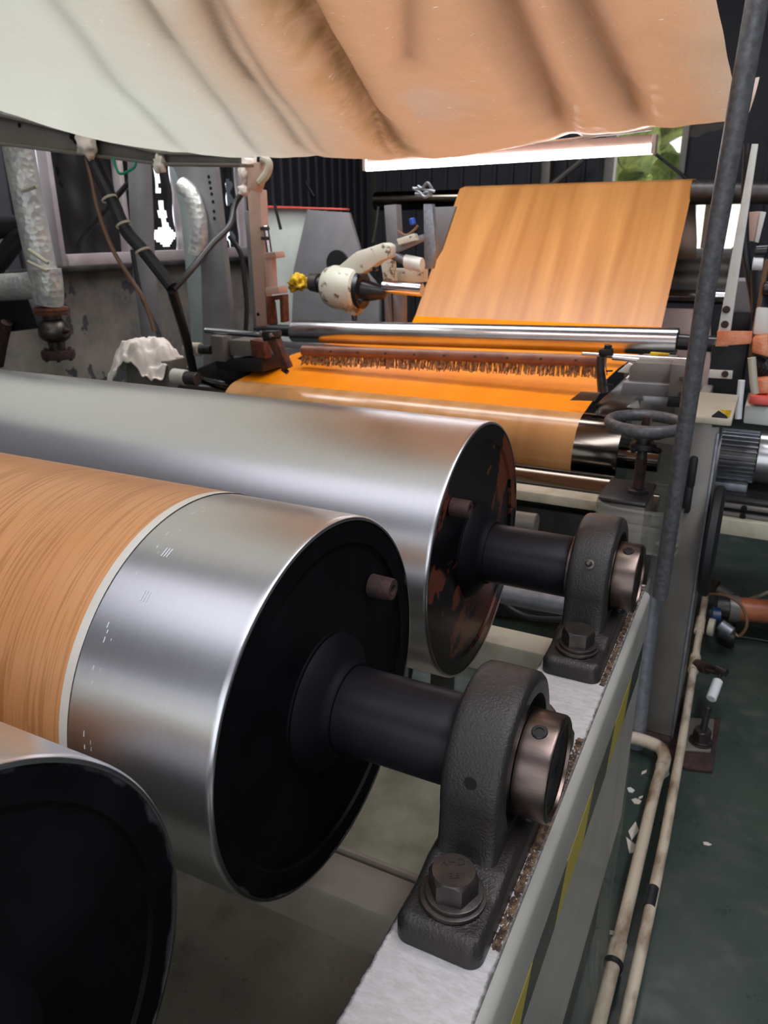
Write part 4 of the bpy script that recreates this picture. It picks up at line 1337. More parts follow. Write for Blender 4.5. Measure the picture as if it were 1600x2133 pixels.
# guide rods with black clamp and hanging finger
t_ = thing('guide_rods', 'pair of chrome rods with a black clamp hanging over the right paper edge', 'guide rod', (-0.712,3.35,1.129))
cyl('rod', (-0.716,3.35,1.123), (-0.254,3.35,1.124), .0105, 'chrome', parent=t_, n=20)
cyl('rod', (-0.585,3.33,1.119), (-0.254,3.33,1.108), .010, 'chrome', parent=t_, n=20)
plate('clamp', [(-0.638,3.31,1.153),(-0.589,3.31,1.156),(-0.582,3.31,1.129),(-0.64,3.31,1.127)], 3.31, .05, 'black', parent=t_)
cyl('clamp_knob', (-0.608,3.33,1.15), (-0.604,3.33,1.173), .016, 'blackgloss', parent=t_, n=16)
MB().tube([(-0.63,3.32,1.124),(-0.629,3.32,1.077),(-0.619,3.32,1.027),(-0.607,3.32,0.97)], [.016, .018, .020, .022], 12).build('finger', 'dark_steel', t_)
for q in ([(-0.6,3.3,1.066),(-0.571,3.3,1.07)], [(-0.595,3.3,1.009),(-0.565,3.3,1.01)]):
    cyl('thumb_screw', q[0], q[1], .004, 'black', parent=t_, n=10)
plate('yellow_wiper', [(-0.439,3.38,1.144),(-0.362,3.38,1.142),(-0.37,3.38,1.132),(-0.443,3.38,1.127)], 3.38, .02, 'yellow', 'yellow strip behind the chrome rods under the idle roller', 'strip')
tag(MB().prism([(-0.722,3.2,0.949),(-0.677,3.2,0.99),(-0.597,3.2,0.993),(-0.614,3.2,0.955)], 'y', .008, .002).build('edge_plate', 'ink_plate'), 'thin brown plate lying on the right edge of the vivid orange paper', 'plate')

# ---------------------------------------------------------------- upright white bar and black brackets right
t_ = thing('upright_bar', 'long off-white flat bar with bolt holes leaning beside the dark pole', 'bar', (-0.155,3.0,1.238))
MB().prism([(-0.148,3.0,1.891),(-0.128,3.0,1.89),(-0.127,3.0,1.236),(-0.17,3.0,1.234)], 'y', .02, .002).build('bar', 'white_metal', t_)
for q in ([(-0.151,2.995,1.364),(-0.149,2.995,1.313)]):
    cyl('bolt_head', Vector(q) + V(0, -.004, 0), Vector(q) + V(0, .01, 0), .013, 'rust_dark', parent=t_, n=12)
MB().prism([(-0.17,2.985,1.291),(-0.056,2.985,1.295),(-0.053,2.985,1.252),(-0.166,2.985,1.236)], 'y', .012, .003).build('tape_band', 'copper_box', t_)
t_ = thing('black_bracket', 'black steel bracket block behind the pole with a small white plate', 'bracket', (-0.114,3.05,1.04))
MB().prism([(-0.182,3.03,1.236),(-0.065,3.03,1.259),(-0.064,3.03,1.035),(-0.178,3.03,1.03)], 'y', .25, .005).build('block', 'black', t_)
MB().prism([(-0.179,3.02,1.147),(-0.1,3.02,1.149),(-0.099,3.02,1.118),(-0.179,3.02,1.117)], 'y', .01, .002).build('white_plate', 'white_metal', t_)
q = Vector((-0.125,3.015,1.136))
cyl('plate_bolt', q + V(0, -.004, 0), q + V(0, .006, 0), .012, 'rust_dark', parent=t_, n=12)
t_ = thing('motor_cover', 'stack of dark and grey blocks on the upright at the far right', 'machine part', (-0.115,3.1,1.364))
MB().prism([(-0.149,3.15,1.452),(-0.082,3.15,1.453),(-0.072,3.15,1.275),(-0.137,3.15,1.272)], 'y', .2, .006).build('grey_block', 'grey_plate', t_)
MB().prism([(-0.134,3.12,1.345),(-0.068,3.12,1.344),(-0.071,3.12,1.279),(-0.136,3.12,1.258)], 'y', .02, .004).build('dark_band', 'black', t_)
tag(MB().prism([(-0.133,3.1,1.684),(-0.097,3.1,1.686),(-0.078,3.1,1.677),(-0.09,3.1,1.586),(-0.127,3.1,1.59)], 'y', .02, .003).build('cardboard_tag', 'pink_paint'), 'pinkish cardboard patch taped to the white bar, with torn white edge', 'cardboard')
tag(MB().prism([(-0.094,3.09,1.686),(-0.075,3.09,1.683),(-0.084,3.09,1.583),(-0.097,3.09,1.587)], 'y', .008, .002).build('torn_paper', 'white_metal'), 'torn white paper edge on the cardboard patch', 'paper')
tag(MB().tube([(-0.162,3.05,1.895),(-0.143,3.05,1.702),(-0.121,3.05,1.562),(-0.093,3.05,1.467),(-0.063,3.05,1.37),(-0.044,3.05,1.272)], .014, 10, True, 6).build('black_hose', 'rubber'), 'black hose hanging down the right-hand upright', 'hose')
tag(MB().tube([(-0.045,3.0,1.533),(-0.05,3.0,1.455),(-0.048,3.0,1.343),(-0.049,3.0,1.244),(-0.035,3.0,1.127)], .010, 8, True, 6).build('tan_hose', 'brown_hose'), 'thin tan hose on the far right above the orange boxes', 'hose')
t_ = thing('control_valves', 'black valve cluster with a white head at the right picture edge', 'valve', (-0.04,3.0,1.408))
for (a, b_, c_, d_, mm) in ((1572, 515, 1600, 535, 'blackgloss'), (1568, 540, 1592, 556, 'white_plastic'), (1575, 560, 1600, 600, 'blackgloss'), (1580, 600, 1600, 640, 'rubber')):
    pass
for q, r, mm in (([(-0.089,3.0,1.556),(-0.049,3.0,1.559)], .02, 'blackgloss'), ([(-0.09,3.0,1.52),(-0.057,3.0,1.517)], .022, 'white_plastic'),
                 ([(-0.067,3.02,1.501),(-0.042,3.02,1.358)], .028, 'rubber'), ([(-0.045,3.0,1.439),(-0.012,3.0,1.437)], .024, 'blackgloss')):
    cyl('valve_body', q[0], q[1], r, mm, parent=t_, n=20)
MB().prism([(-0.057,2.98,1.377),(-0.017,2.98,1.375),(-0.003,2.98,1.282),(-0.054,2.98,1.283)], 'y', .12, .008).build('white_box', 'white_metal', t_)
for i, (poly, lab, m_, yy, dd) in enumerate((([(-0.051,2.9,1.28),(-0.005,2.9,1.292),(0.009,2.9,1.22),(-0.047,2.9,1.233)], 'crinkled orange film bundle at the right edge below the white valve box', 'copper_box', 2.9, .2),
                             ([(-0.021,2.88,1.145),(0.019,2.88,1.154),(0.027,2.88,1.103),(-0.02,2.88,1.095)], 'lower orange crinkled bundle above the red-edged box', 'copper_box', 2.88, .2),
                             ([(-0.031,2.86,1.095),(0.032,2.86,1.094),(0.036,2.86,1.064),(-0.032,2.86,1.065)], 'red-and-pink flat board on the grey box at the right edge', 'red_white', 2.86, .25),
                             ([(-0.041,2.88,1.055),(0.037,2.88,1.057),(0.047,2.88,0.99),(-0.038,2.88,0.992)], 'light grey box under the red board at the right edge', 'pale_plate', 2.88, .25))):
    o = MB().prism(poly, 'y', dd, .006).build(['film_bundle', 'film_bundle', 'red_board', 'grey_box'][i], m_)
    tag(o, lab, ['film', 'film', 'board', 'box'][i])
t_ = thing('cable_box', 'black cable cluster between the two orange bundles at the right edge', 'cable', (-0.008,2.95,1.154))
for i in range(7):
    a = Vector((-0.037,2.95,1.215)) + V(.012 * i, 0, -.004 * i)
    MB().tube([a, a + V(.02, -.02, -.03), a + V(-.005, .01, -.07), a + V(.03, 0, -.10)], .008, 8, True, 4).build('cable_loop', 'rubber', t_)
tag(MB().tube([(-0.062,2.8,1.155),(-0.059,2.8,1.094),(-0.054,2.8,1.025)], .011, 14).build('marker_tube', 'white_plastic'), 'short white tube with a red band standing by the black bracket', 'tube')
tag(MB().tube([(-0.043,2.82,1.229),(-0.024,2.82,1.142),(-0.015,2.82,1.11)], .013, 14).build('tan_rod', 'beige'), 'tan slanted rod between black bracket and orange film', 'rod')

# ---------------------------------------------------------------- motor and base frame, right
mp = Vector((-0.089,3.3,0.765))
t_ = thing('electric_motor', 'grey finned electric motor right of the grey column', 'motor', tuple(mp + V(.2, 0, -.2)))
cyl('body', mp + V(-.04, 0, 0), mp + V(.16, 0, 0), .088, 'frame_grey', parent=t_, n=40)
for i in range(30):
    a = 2 * PI * i / 30
    d = V(0, math.cos(a), math.sin(a))
    s_ = V(0, -d.z, d.y)
    vs = [mp + V(x_, 0, 0) + d * r_ + s_ * q for x_ in (-.03, .115) for (r_, q) in ((.085, -.0035), (.085, .0035), (.104, .0022), (.104, -.0022))]
    MB().add(vs, [(0, 1, 2, 3), (7, 6, 5, 4), (0, 4, 5, 1), (1, 5, 6, 2), (2, 6, 7, 3), (3, 7, 4, 0)]).build('cooling_fin', 'galv_light', t_)
cyl('end_bell', mp + V(.115, 0, 0), mp + V(.34, 0, 0), .108, 'satin', parent=t_, n=48)
MB().box(mp + V(-.05, -.10, -.125), mp + V(.10, .10, -.092), .005).build('foot', 'galv_light', t_)
t_ = thing('base_frame', 'long dark base frame with slotted rails under the motor', 'machine frame', tuple(mp + V(.3, 0, -.6)))
z0 = mp.z - .125
zt = (-0.048,3.08,0.574)[2]
zc_ = (-0.039,3.08,0.509)[2]
h_ = (z0 - zt) / 4
for k, mm in enumerate(('dark_steel', 'frame_grey', 'belt', 'frame_grey')):
    MB().box((mp.x - .06, 3.08 + (.02 if k % 2 == 0 else 0), z0 - h_ * (k + 1) + .002), (mp.x + 1.6, mp.y + .3, z0 - h_ * k), .004).build('rail', mm, t_)
for i in range(5):
    for k in (1.5, 3.5):
        c = V(mp.x + .10 + i * .26, 3.078, z0 - h_ * k)
        cyl('bolt_hole', c, c + V(0, .01, 0), .012, 'darkhole', parent=t_, n=16)
MB().box((mp.x - .08, 3.05, zc_), (mp.x + 1.6, mp.y + .3, zt - .001), .004).build('cream_beam', 'cream', t_)
for dx in (.75, 1.35):
    MB().box((mp.x + dx, mp.y + .0, 0), (mp.x + dx + .1, mp.y + .2, zc_), .006).build('leg', 'dark_steel', t_)

# ---------------------------------------------------------------- pipes and fittings on the floor right
PA = [(-0.106,1.171,0.06),(-0.103,1.426,0.06),(-0.103,1.701,0.06),(-0.103,2.011,0.06),(-0.098,2.165,0.06)]
t_ = thing('floor_pipe', 'thicker stained cream pipe on the floor with elbow and clamp, left of the pair', 'pipe', tuple(PA[2][:2]) + (0,))
rp = 0.016
MB().tube(PA, rp, 20).build('pipe', 'pvc', t_)
e0 = Vector(PA[-1])
MB().tube([e0 + V(0, -.05, 0), e0, e0 + V(-.02, .045, 0), e0 + V(-.07, .06, 0), e0 + V(-.11, .06, 0)], rp * 1.28, 20, True, 5).build('elbow', 'pvc', t_)
MB().tube([e0 + V(-.10, .06, 0), e0 + V(-.40, .06, 0)], rp, 20).build('cross_pipe', 'pvc', t_)
c0, c1 = Vector(PA[0]).lerp(Vector(PA[1]), .72), Vector(PA[0]).lerp(Vector(PA[1]), .98)
MB().tube([c0, c1], rp * 1.22, 20).build('coupling', 'pvc', t_)
cm = MB()
dd = (c1 - c0).normalized()
cm.tube([c0 + dd * -.004, c0 + dd * .008], rp * 1.36, 24)
cm.build('wire_clamp', 'rubber', t_)
PB = [(-0.054,1.166,0.1),(-0.051,1.414,0.1),(-0.049,1.756,0.1),(-0.055,2.176,0.1),(-0.065,2.574,0.11),(-0.075,3.018,0.12),(-0.083,3.38,0.12)]
t_ = thing('floor_pipe', 'thinner stained cream pipe running the full length, right of the pair', 'pipe', tuple(PB[3][:2]) + (0,))
rq = 0.0135
MB().tube(PB, rq, 18).build('pipe', 'pvc', t_)
for a, b_ in (([(-0.067,2.65,0.11),(-0.069,2.76,0.11)]), ([(-0.076,2.948,0.12),(-0.079,3.061,0.12)])):
    MB().tube([a, b_], rq * 1.4, 18).build('coupling', 'pvc', t_)
ms = Vector((-0.044,1.562,0.12))
MB().tube([(-0.053,1.513,0.103),(-0.052,1.576,0.103)], rq * 1.03, 18).build('black_tape', 'rubber', t_)
# tap with white handle
tp = [(-0.058,2.683,0.12),(-0.019,2.642,0.14),(0.016,2.585,0.17)]
t_ = thing('tap', 'small tap with a white handle on the floor pipe', 'tap', tuple(tp[1][:2]) + (0.1,))
MB().tube([tp[0], tp[1]], .022, 16).build('branch', 'rust_dark', t_)
MB().tube([tp[1], tp[2]], .016, 14).build('body', 'bolt', t_)
MB().tube([(0.01,2.567,0.19),(0.042,2.549,0.19)], .014, 12).build('lever_head', 'bolt', t_)
cyl('white_handle', (0.019,2.519,0.17), (0.007,2.441,0.14), .017, 'white_plastic', parent=t_, n=20)
MB().tube([(0.025,2.572,0.18),(0.02,2.513,0.17)], .007, 10).build('lever', 'bolt', t_)
# orange pipe and blue valve group
t_ = thing('orange_pipe', 'fat orange pipe coming from the right edge over the green floor', 'pipe', (0.114,3.289,0.1))
rr_ = 0.0491
MB().tube([(0.048,3.14,0.16),(0.268,3.201,0.16)], rr_, 24).build('pipe', 'orange_pipe', t_)
MB().tube([(0.012,3.132,0.16),(0.051,3.142,0.16)], rr_ * 1.12, 24).build('sleeve', 'frame_grey', t_)
t_ = thing('pump_fitting', 'dark pump fitting with a blue valve body joined to the orange pipe', 'pump', (-0.005,3.192,0.05))
for q, r, mm in (([(-0.045,3.072,0.14),(-0.01,3.08,0.14)], .038, 'blue_dark'), ([(-0.034,3.129,0.16),(0.021,3.137,0.16)], .048, 'dark_steel'),
                 ([(-0.047,3.009,0.12),(-0.023,3.007,0.12)], .036, 'beige'), ([(-0.01,3.005,0.12),(0.054,3.011,0.1)], .032, 'dark_steel'),
                 ([(-0.005,2.971,0.16),(0.043,2.957,0.14)], .022, 'galv_light'), ([(-0.089,3.347,0.15),(-0.038,3.329,0.15)], .034, 'rust_dark'),
                 ([(-0.038,3.329,0.15),(0.024,3.305,0.13)], .024, 'frame_grey')):
    cyl('fitting', q[0], q[1], r, mm, parent=t_, n=20)
MB().prism([(0.004,3.139,0.01),(0.057,3.2,0.01),(0.06,3.071,0.01),(0.0,3.093,0.01)], 'z', .06, .004).build('foot', 'black', t_)
tag(MB().tube([(-0.077,3.138,0.2),(-0.005,3.075,0.24),(0.061,3.048,0.22),(0.091,3.017,0.16),(0.071,3.019,0.1),(0.042,3.022,0.12)], .006, 8, True, 6).build('clear_hose', 'brown_hose'), 'thin looping brown tube over the blue valve', 'hose')
tag(MB().tube([(0.066,3.187,0.012),(0.131,3.196,0.012),(0.257,3.205,0.012)], .006, 8, True, 4).build('floor_cable', 'rubber'), 'thin dark cable lying on the floor below the orange pipe', 'cable')
tag(MB().tube([(0.092,3.387,0.1),(0.134,3.361,0.14),(0.227,3.4,0.2)], .008, 8, True, 4).build('tan_hose', 'pvc'), 'thin tan hose above the orange pipe at the right edge', 'hose')
# foot plate with levelling bolt
t_ = thing('foot_plate', 'dark square foot plate with levelling bolt on the floor by the column', 'foot plate', (0.009,2.35,-0.0))
MB().prism([(-0.139,2.251,0.0),(-0.059,2.494,0.0),(0.047,2.545,0.0),(0.046,2.231,0.0),(-0.027,2.21,0.0)], 'z', .012, .003).build('plate', 'rust_dark', t_)
MB().prism([(-0.056,2.475,0.013),(0.029,2.51,0.013),(0.032,2.316,0.013),(-0.048,2.287,0.013)], 'z', .012, .004).build('inner_plate', 'frame_grey', t_)
c = (-0.002,2.349,0.026)
bolt_parts(t_, c, .026, .05, .04, .3, True, name='levelling_bolt')
cyl('threaded_rod', (c[0], c[1], .05), (c[0] + .005, c[1] + .01, .16), .011, 'dark_steel', parent=t_, n=14)
# scraps on the floor
sc = [(-0.174,2.037,0.004),(-0.15,2.14,0.004),(-0.15,1.994,0.004),(-0.141,2.017,0.004),(-0.132,1.803,0.004),(-0.137,1.865,0.004),(0.057,1.906,0.004),(-0.126,1.494,0.004),(-0.089,2.159,0.004),(-0.057,2.047,0.004),(-0.665,1.072,0.004),(-0.786,1.129,0.004)]
labs = ['small white paint flake nearest the column foot', 'long thin pale flake beside the pipe elbow', 'cream paint flake on the floor between rail and pipes', 'narrow cream sliver next to the cream flake',
        'large white triangular scrap beside the thick pipe', 'bent beige strip scrap lying by the thick pipe', 'lone tan flake out on the green floor', 'tiny tan crumb left of the thick pipe',
        'pale lilac scrap under the pipe elbow', 'small pale scrap between the two pipes', 'small square pale chip on the dark floor inside the machine', 'faint sliver of paper on the dark floor inside the machine']
for i, (q, lab) in enumerate(zip(sc, labs)):
    s = [.012, .018, .016, .012, .035, .04, .013, .01, .035, .012, .016, .012][i]
    a = [.3, 1.2, .5, 1.1, 2.2, 1.6, .2, .9, 1.4, .4, .5, .2][i]
    n = [5, 4, 5, 4, 3, 4, 5, 4, 4, 5, 4, 4][i]
    e = [1, .3, .8, .35, .7, .35, .5, .8, .35, .9, .9, .3][i]
    poly = [V(q[0], q[1], .001) + V(math.cos(a) * s * math.cos(t2) - math.sin(a) * s * e * math.sin(t2), math.sin(a) * s * math.cos(t2) + math.cos(a) * s * e * math.sin(t2), 0) for t2 in [2 * PI * k / n + .2 * (k % 2) for k in range(n)]]
    o = MB().prism(poly, 'z', .003).build('paint_flake', 'white_plastic' if i in (8, 0) else 'chip')
    tag(o, lab, 'scrap')

# ================================================================ FAR LEFT: uprights, pipes, cables
# horizontal channel beam upper left
bl, br = Vector((-3.574,2.9,2.117)), Vector((-2.082,2.9,1.903))
t_ = thing('channel_beam', 'grey steel channel beam crossing the upper left under the canopy', 'beam', tuple(bl))
poly = [V(-5.2, 2.9, 0), V(-1.9, 2.9, 0)]
MB().prism([(-3.73,2.9,2.195),(-3.559,2.9,2.176),(-2.575,2.9,1.965),(-2.128,2.9,1.94),(-2.132,2.9,1.897),(-2.581,2.9,1.922),(-3.593,2.9,2.049),(-3.768,2.9,2.066)], 'y', .012, .002).build('web', 'frame_grey', t_)
MB().prism([(-3.676,2.86,2.196),(-3.507,2.86,2.177),(-2.539,2.86,1.964),(-2.099,2.86,1.939),(-2.1,2.86,1.928),(-2.54,2.86,1.953),(-3.511,2.86,2.162),(-3.681,2.86,2.179)], 'y', .10, .002).build('upper_flange', 'frame_grey', t_)
MB().prism([(-3.713,2.86,2.069),(-3.541,2.86,2.052),(-2.545,2.86,1.922),(-2.102,2.86,1.901),(-2.103,2.86,1.89),(-2.547,2.86,1.909),(-3.545,2.86,2.037),(-3.718,2.86,2.052)], 'y', .10, .002).build('lower_flange', 'frame_grey', t_)
q = Vector((-3.433,2.898,2.124))
cyl('bolt_hole', q, q + V(0, .004, 0), .012, 'darkhole', parent=t_, n=14)
# foil-clad pipes
t_ = thing('foil_pipe', 'crinkled foil-wrapped pipe with bend and side branch at the left edge', 'pipe', (-3.745,3.15,1.335))
fr = 0.0865
MB().tube([(-3.758,3.15,2.372),(-3.767,3.15,2.17),(-3.757,3.15,1.84),(-3.742,3.15,1.593),(-3.725,3.15,1.388),(-3.726,3.15,1.251)], [fr * .95, fr, fr, fr, fr * 1.05, fr * .9], 28, True, 6).build('main_run', 'foil', t_)
MB().tube([(-4.326,3.12,1.317),(-4.027,3.12,1.336),(-3.848,3.14,1.347),(-3.718,3.15,1.367)], fr * .86, 28, True, 6).build('branch', 'foil', t_)
MB().tube([(-3.682,3.14,1.441),(-3.683,3.14,1.338),(-3.699,3.14,1.248)], [fr * .9, fr * 1.15, fr * .85], 28, True, 5).build('joint_wrap', 'foil', t_)
for (pa, w) in (([(-3.654,3.04,1.838),(-3.544,3.04,1.859)], .01), ([(-3.679,3.04,1.545),(-3.547,3.04,1.477)], .01), ([(-3.701,3.04,1.483),(-3.564,3.04,1.435)], .01)):
    MB().tube(pa, w, 6).build('binding_wire', 'beige', t_)
c = Vector((-3.707,3.15,1.231))
u_ = 0.0027
t_ = thing('flange_valve', 'rusty cast flange valve hanging below the foil-wrapped pipe', 'valve', tuple(c + V(0, 0, -108 * u_)))
MB().lathe([(0, 0), (0, 34 * u_), (-6 * u_, 35 * u_), (-8 * u_, 33 * u_), (-9 * u_, 35 * u_), (-15 * u_, 34 * u_), (-16 * u_, 20 * u_), (-16 * u_, 0)], c, (0, 0, 1), 32).build('top_flange', 'rust', t_)
MB().lathe([(-16 * u_, 20 * u_), (-24 * u_, 19 * u_), (-34 * u_, 29 * u_), (-46 * u_, 33 * u_), (-58 * u_, 33 * u_), (-66 * u_, 28 * u_), (-72 * u_, 18 * u_), (-90 * u_, 16 * u_), (-90 * u_, 0)], c, (0, 0, 1), 32).build('valve_body', 'bolt', t_)
MB().lathe([(-90 * u_, 0), (-90 * u_, 34 * u_), (-100 * u_, 35 * u_), (-108 * u_, 33 * u_), (-108 * u_, 0)], c + V(.0, 0, 0), (0, 0, 1), 32).build('bottom_flange', 'rust_dark', t_)
for i in range(6):
    a = 2 * PI * i / 6 + .3
    p = c + V(math.cos(a) * 28 * u_, math.sin(a) * 28 * u_, 0)
    cyl('flange_bolt', p + V(0, 0, -112 * u_), p + V(0, 0, -86 * u_), 4 * u_, 'rust_dark', parent=t_, n=8)
MB().tube([c + V(28 * u_, 0, -48 * u_), c + V(50 * u_, -.01, -46 * u_)], [9 * u_, 2 * u_], 10).build('spindle', 'rust_dark', t_)
MB().tube([c + V(-28 * u_, 0, -62 * u_), c + V(-38 * u_, -.01, -64 * u_)], [8 * u_, 6 * u_], 10).build('side_plug', 'rust', t_)
# dark duct and cables at left edge
tag(MB().tube([(-4.38,3.3,1.659),(-4.123,3.3,1.671),(-3.975,3.3,1.69)], [.09, .07, .03], 16, True, 4).build('black_duct', 'rubber'), 'black bag-like duct end behind the foil pipe, upper of two', 'duct')
tag(MB().tube([(-4.474,3.3,1.336),(-4.262,3.3,1.467),(-4.106,3.3,1.577),(-4.005,3.3,1.622),(-3.94,3.3,1.59)], .055, 16, True, 6).build('black_hose', 'rubber'), 'thick black hose arching at the left edge behind the foil pipe', 'hose')
tag(MB().prism([(-4.393,3.25,1.232),(-4.009,3.25,1.261),(-3.96,3.25,1.089),(-4.223,3.25,1.053),(-4.445,3.25,1.048)], 'y', .12, .02).build('black_motor_hood', 'black'), 'black hood below the foil pipe branch at the left edge', 'hood')
tag(MB().tube([(-4.296,3.2,1.032),(-4.209,3.2,1.065),(-4.169,3.2,1.119),(-4.247,3.2,0.988),(-4.319,3.2,0.853)], .035, 10, True, 5).build('rusty_hose', 'rust_dark'), 'short rusty hose end at the left edge', 'hose')

# window-side steelwork
tag(MB().box((-5.064,4.4,2.144), tuple(Vector((-4.915,4.4,2.138)) + V(0, .08, -2.205)), .004).build('dark_post', 'dark_steel'), 'dark brown upright post between foil pipe and first window', 'post')
tag(MB().tube([(-3.802,4.1,2.086),(-3.869,4.1,1.394),(-3.859,4.1,0.746),(-3.858,4.1,-0.112)], .075, 20).build('grey_pipe', 'grey_plate'), 'dark grey round upright pipe in front of the windows', 'pipe')
tag(MB().tube([(-4.872,4.3,1.369),(-4.515,4.3,1.673),(-4.06,4.3,1.977)], .02, 10).build('brace_rod', 'dark_steel'), 'thin dark diagonal brace across the first window', 'brace')
# arched green-grey panel with the hole strip
t_ = thing('side_panel_plate', 'tall green-grey machine side panel with rounded top and row of holes', 'panel', (-3.532,4.2,0.753))
MB().prism([(-3.469,4.0,2.073),(-3.289,4.0,2.076),(-3.161,4.0,2.049),(-3.125,4.0,1.985),(-3.097,4.0,1.177),(-3.14,4.0,-0.017),(-3.42,4.0,-0.057),(-3.301,4.0,1.407),(-3.345,4.0,1.776),(-3.442,4.0,1.991)], 'y', .05, .006).build('edge_plate', 'grey_plate', t_)
MB().prism([(-3.54,4.05,2.072),(-3.369,4.05,2.01),(-3.288,4.05,1.803),(-3.236,4.05,1.168),(-3.27,4.05,-0.033),(-3.63,4.05,-0.084),(-3.474,4.05,0.972),(-3.467,4.05,1.75)], 'y', .06, .008).build('face', 'green_grey', t_)
for q in [(-3.177,3.995,1.939),(-3.173,3.995,1.907),(-3.169,3.995,1.875),(-3.165,3.995,1.843),(-3.159,3.995,1.799),(-3.158,3.995,1.745),(-3.159,3.995,1.704)]:
    q = Vector(q)
    cyl('hole', q, q + V(0, .01, 0), .010, 'darkhole', parent=t_, n=10)
tag(MB().tube([(-3.368,3.97,1.898),(-3.31,3.97,1.856),(-3.271,3.97,1.774),(-3.257,3.97,1.636),(-3.289,3.97,1.495)], [.05, .075, .08, .075, .06], 20, True, 5).build('film_roll', 'foil'), 'foil-like wrapped roll hanging on the green-grey panel', 'wrapped pipe')

# cables
def cab(pts, r, m, name, label, cat='cable'):
    return tag(MB().tube(pts, r, 10, True, 7).build(name, m), label, cat)
cab([(-2.984,2.86,2.037),(-2.923,2.86,1.913),(-2.845,2.86,1.766),(-2.785,2.86,1.64),(-2.674,2.86,1.534),(-2.54,2.86,1.39)], .030, 'rubber', 'cable_bundle', 'thick black taped cable bundle falling from the channel beam')
cab([(-2.542,2.86,1.377),(-2.594,2.95,1.266),(-2.692,3.1,1.115),(-2.84,3.3,0.912)], .024, 'rubber', 'black_cable', 'black cable dropping from the end of the cable bundle to the machine')
cab([(-2.536,2.86,1.377),(-2.528,3.0,1.465),(-2.561,3.2,1.569),(-2.592,3.4,1.659),(-2.658,3.55,1.767),(-2.634,3.62,1.847)], .016, 'rubber', 'black_cable', 'black cable rising from the bundle to the pinkish column')
cab([(-2.674,3.5,1.606),(-2.606,3.5,1.514),(-2.594,3.5,1.366),(-2.592,3.5,1.24),(-2.61,3.5,1.11)], .013, 'rubber', 'black_cable', 'thin black cable hanging just left of the pinkish column')
cab([(-2.957,2.84,1.977),(-2.941,2.84,1.871),(-2.923,2.84,1.725),(-2.862,2.84,1.554),(-2.764,2.84,1.414),(-2.702,2.84,1.327),(-2.658,2.84,1.183)], .010, 'brown_hose', 'brown_hose', 'thin brown hose hanging in a long curve from the beam', 'hose')
cab([(-3.471,3.6,1.532),(-3.463,3.6,1.395),(-3.438,3.6,1.263),(-3.368,3.6,1.118),(-3.329,3.6,1.02)], .014, 'rubber', 'black_cable', 'black cable beside the brown hose in front of the wall')
cab([(-4.882,7.5,2.343),(-4.739,7.5,2.198),(-4.571,7.5,1.958)], .016, 'rubber', 'thin_wire', 'thin curved wire against the dark cladding right of the pinkish column', 'wire')
tag(MB().tube([(-2.441,3.6,1.764),(-2.41,3.6,1.638)], .008, 8).build('black_stick', 'rubber'), 'short thin black rod in front of the pale panel', 'rod')
cab([(-2.808,2.86,1.956),(-2.798,2.86,1.908),(-2.773,2.86,1.883),(-2.694,2.86,1.904),(-2.672,2.86,1.935)], .006, 'green_clip', 'green_string', 'green string dangling below the channel beam', 'string')
for q, lab in zip([(-2.833,2.83,1.778),(-2.764,2.83,1.665),(-2.664,2.83,1.549)], ['topmost cable tie round the black cable bundle, by the beam', 'middle cable tie round the black cable bundle', 'lowest cable tie round the black cable bundle, near its end']):
    q = Vector(q)
    o = MB().lathe([(-.006, .034), (-.004, .037), (.004, .037), (.006, .034)], q, (.45, 0, -.9), 20).build('cable_tie', 'beige')
    tag(o, lab, 'cable tie', 'cable ties on the black bundle')

# pinkish column with air cylinder and rag at its top
t_ = thing('air_cylinder_column', 'pinkish steel column with an air cylinder and a tied rag on top', 'column', (-2.682,3.75,1.077))
MB().prism([(-2.686,3.7,1.844),(-2.6,3.7,1.842),(-2.607,3.7,1.119),(-2.682,3.7,1.111)], 'y', .07, .005).build('column', 'pink_paint', t_)
MB().prism([(-2.759,3.76,1.736),(-2.713,3.76,1.735),(-2.712,3.76,1.091),(-2.747,3.76,1.09)], 'y', .09, .005).build('side_plate', 'grey_plate', t_)
MB().prism([(-2.572,3.66,1.517),(-2.495,3.66,1.525),(-2.488,3.66,1.493),(-2.565,3.66,1.484)], 'y', .09, .004).build('cylinder_cap', 'pink_paint', t_)
MB().prism([(-2.576,3.66,1.331),(-2.485,3.66,1.341),(-2.482,3.66,1.302),(-2.573,3.66,1.292)], 'y', .09, .004).build('cylinder_cap', 'pink_paint', t_)
cyl('barrel', (-2.557,3.7,1.488), (-2.556,3.7,1.323), .032, 'pink_paint', parent=t_)
cyl('piston_rod', (-2.576,3.7,1.658), (-2.559,3.7,1.508), .016, 'satin', parent=t_)
for i, z in enumerate((0, .05)):
    q = Vector((-2.578,3.69,1.634)) + V(.004, 0, -z)
    cyl('rod_nut', q, q + V(0, 0, .018), .026, 'dark_steel', parent=t_, n=6)
MB().prism([(-2.584,3.68,1.282),(-2.473,3.68,1.296),(-2.476,3.68,1.144),(-2.499,3.68,1.143),(-2.497,3.68,1.269),(-2.566,3.68,1.259),(-2.566,3.68,1.129),(-2.589,3.68,1.128)], 'y', .06, .003).build('yoke', 'rust', t_)
cyl('yoke_pin', (-2.595,3.74,1.251), (-2.587,3.74,1.121), .026, 'dark_steel', parent=t_)
q = Vector((-2.662,3.695,1.18))
cyl('bolt_hole', q, q + V(0, .01, 0), .010, 'darkhole', parent=t_, n=10)
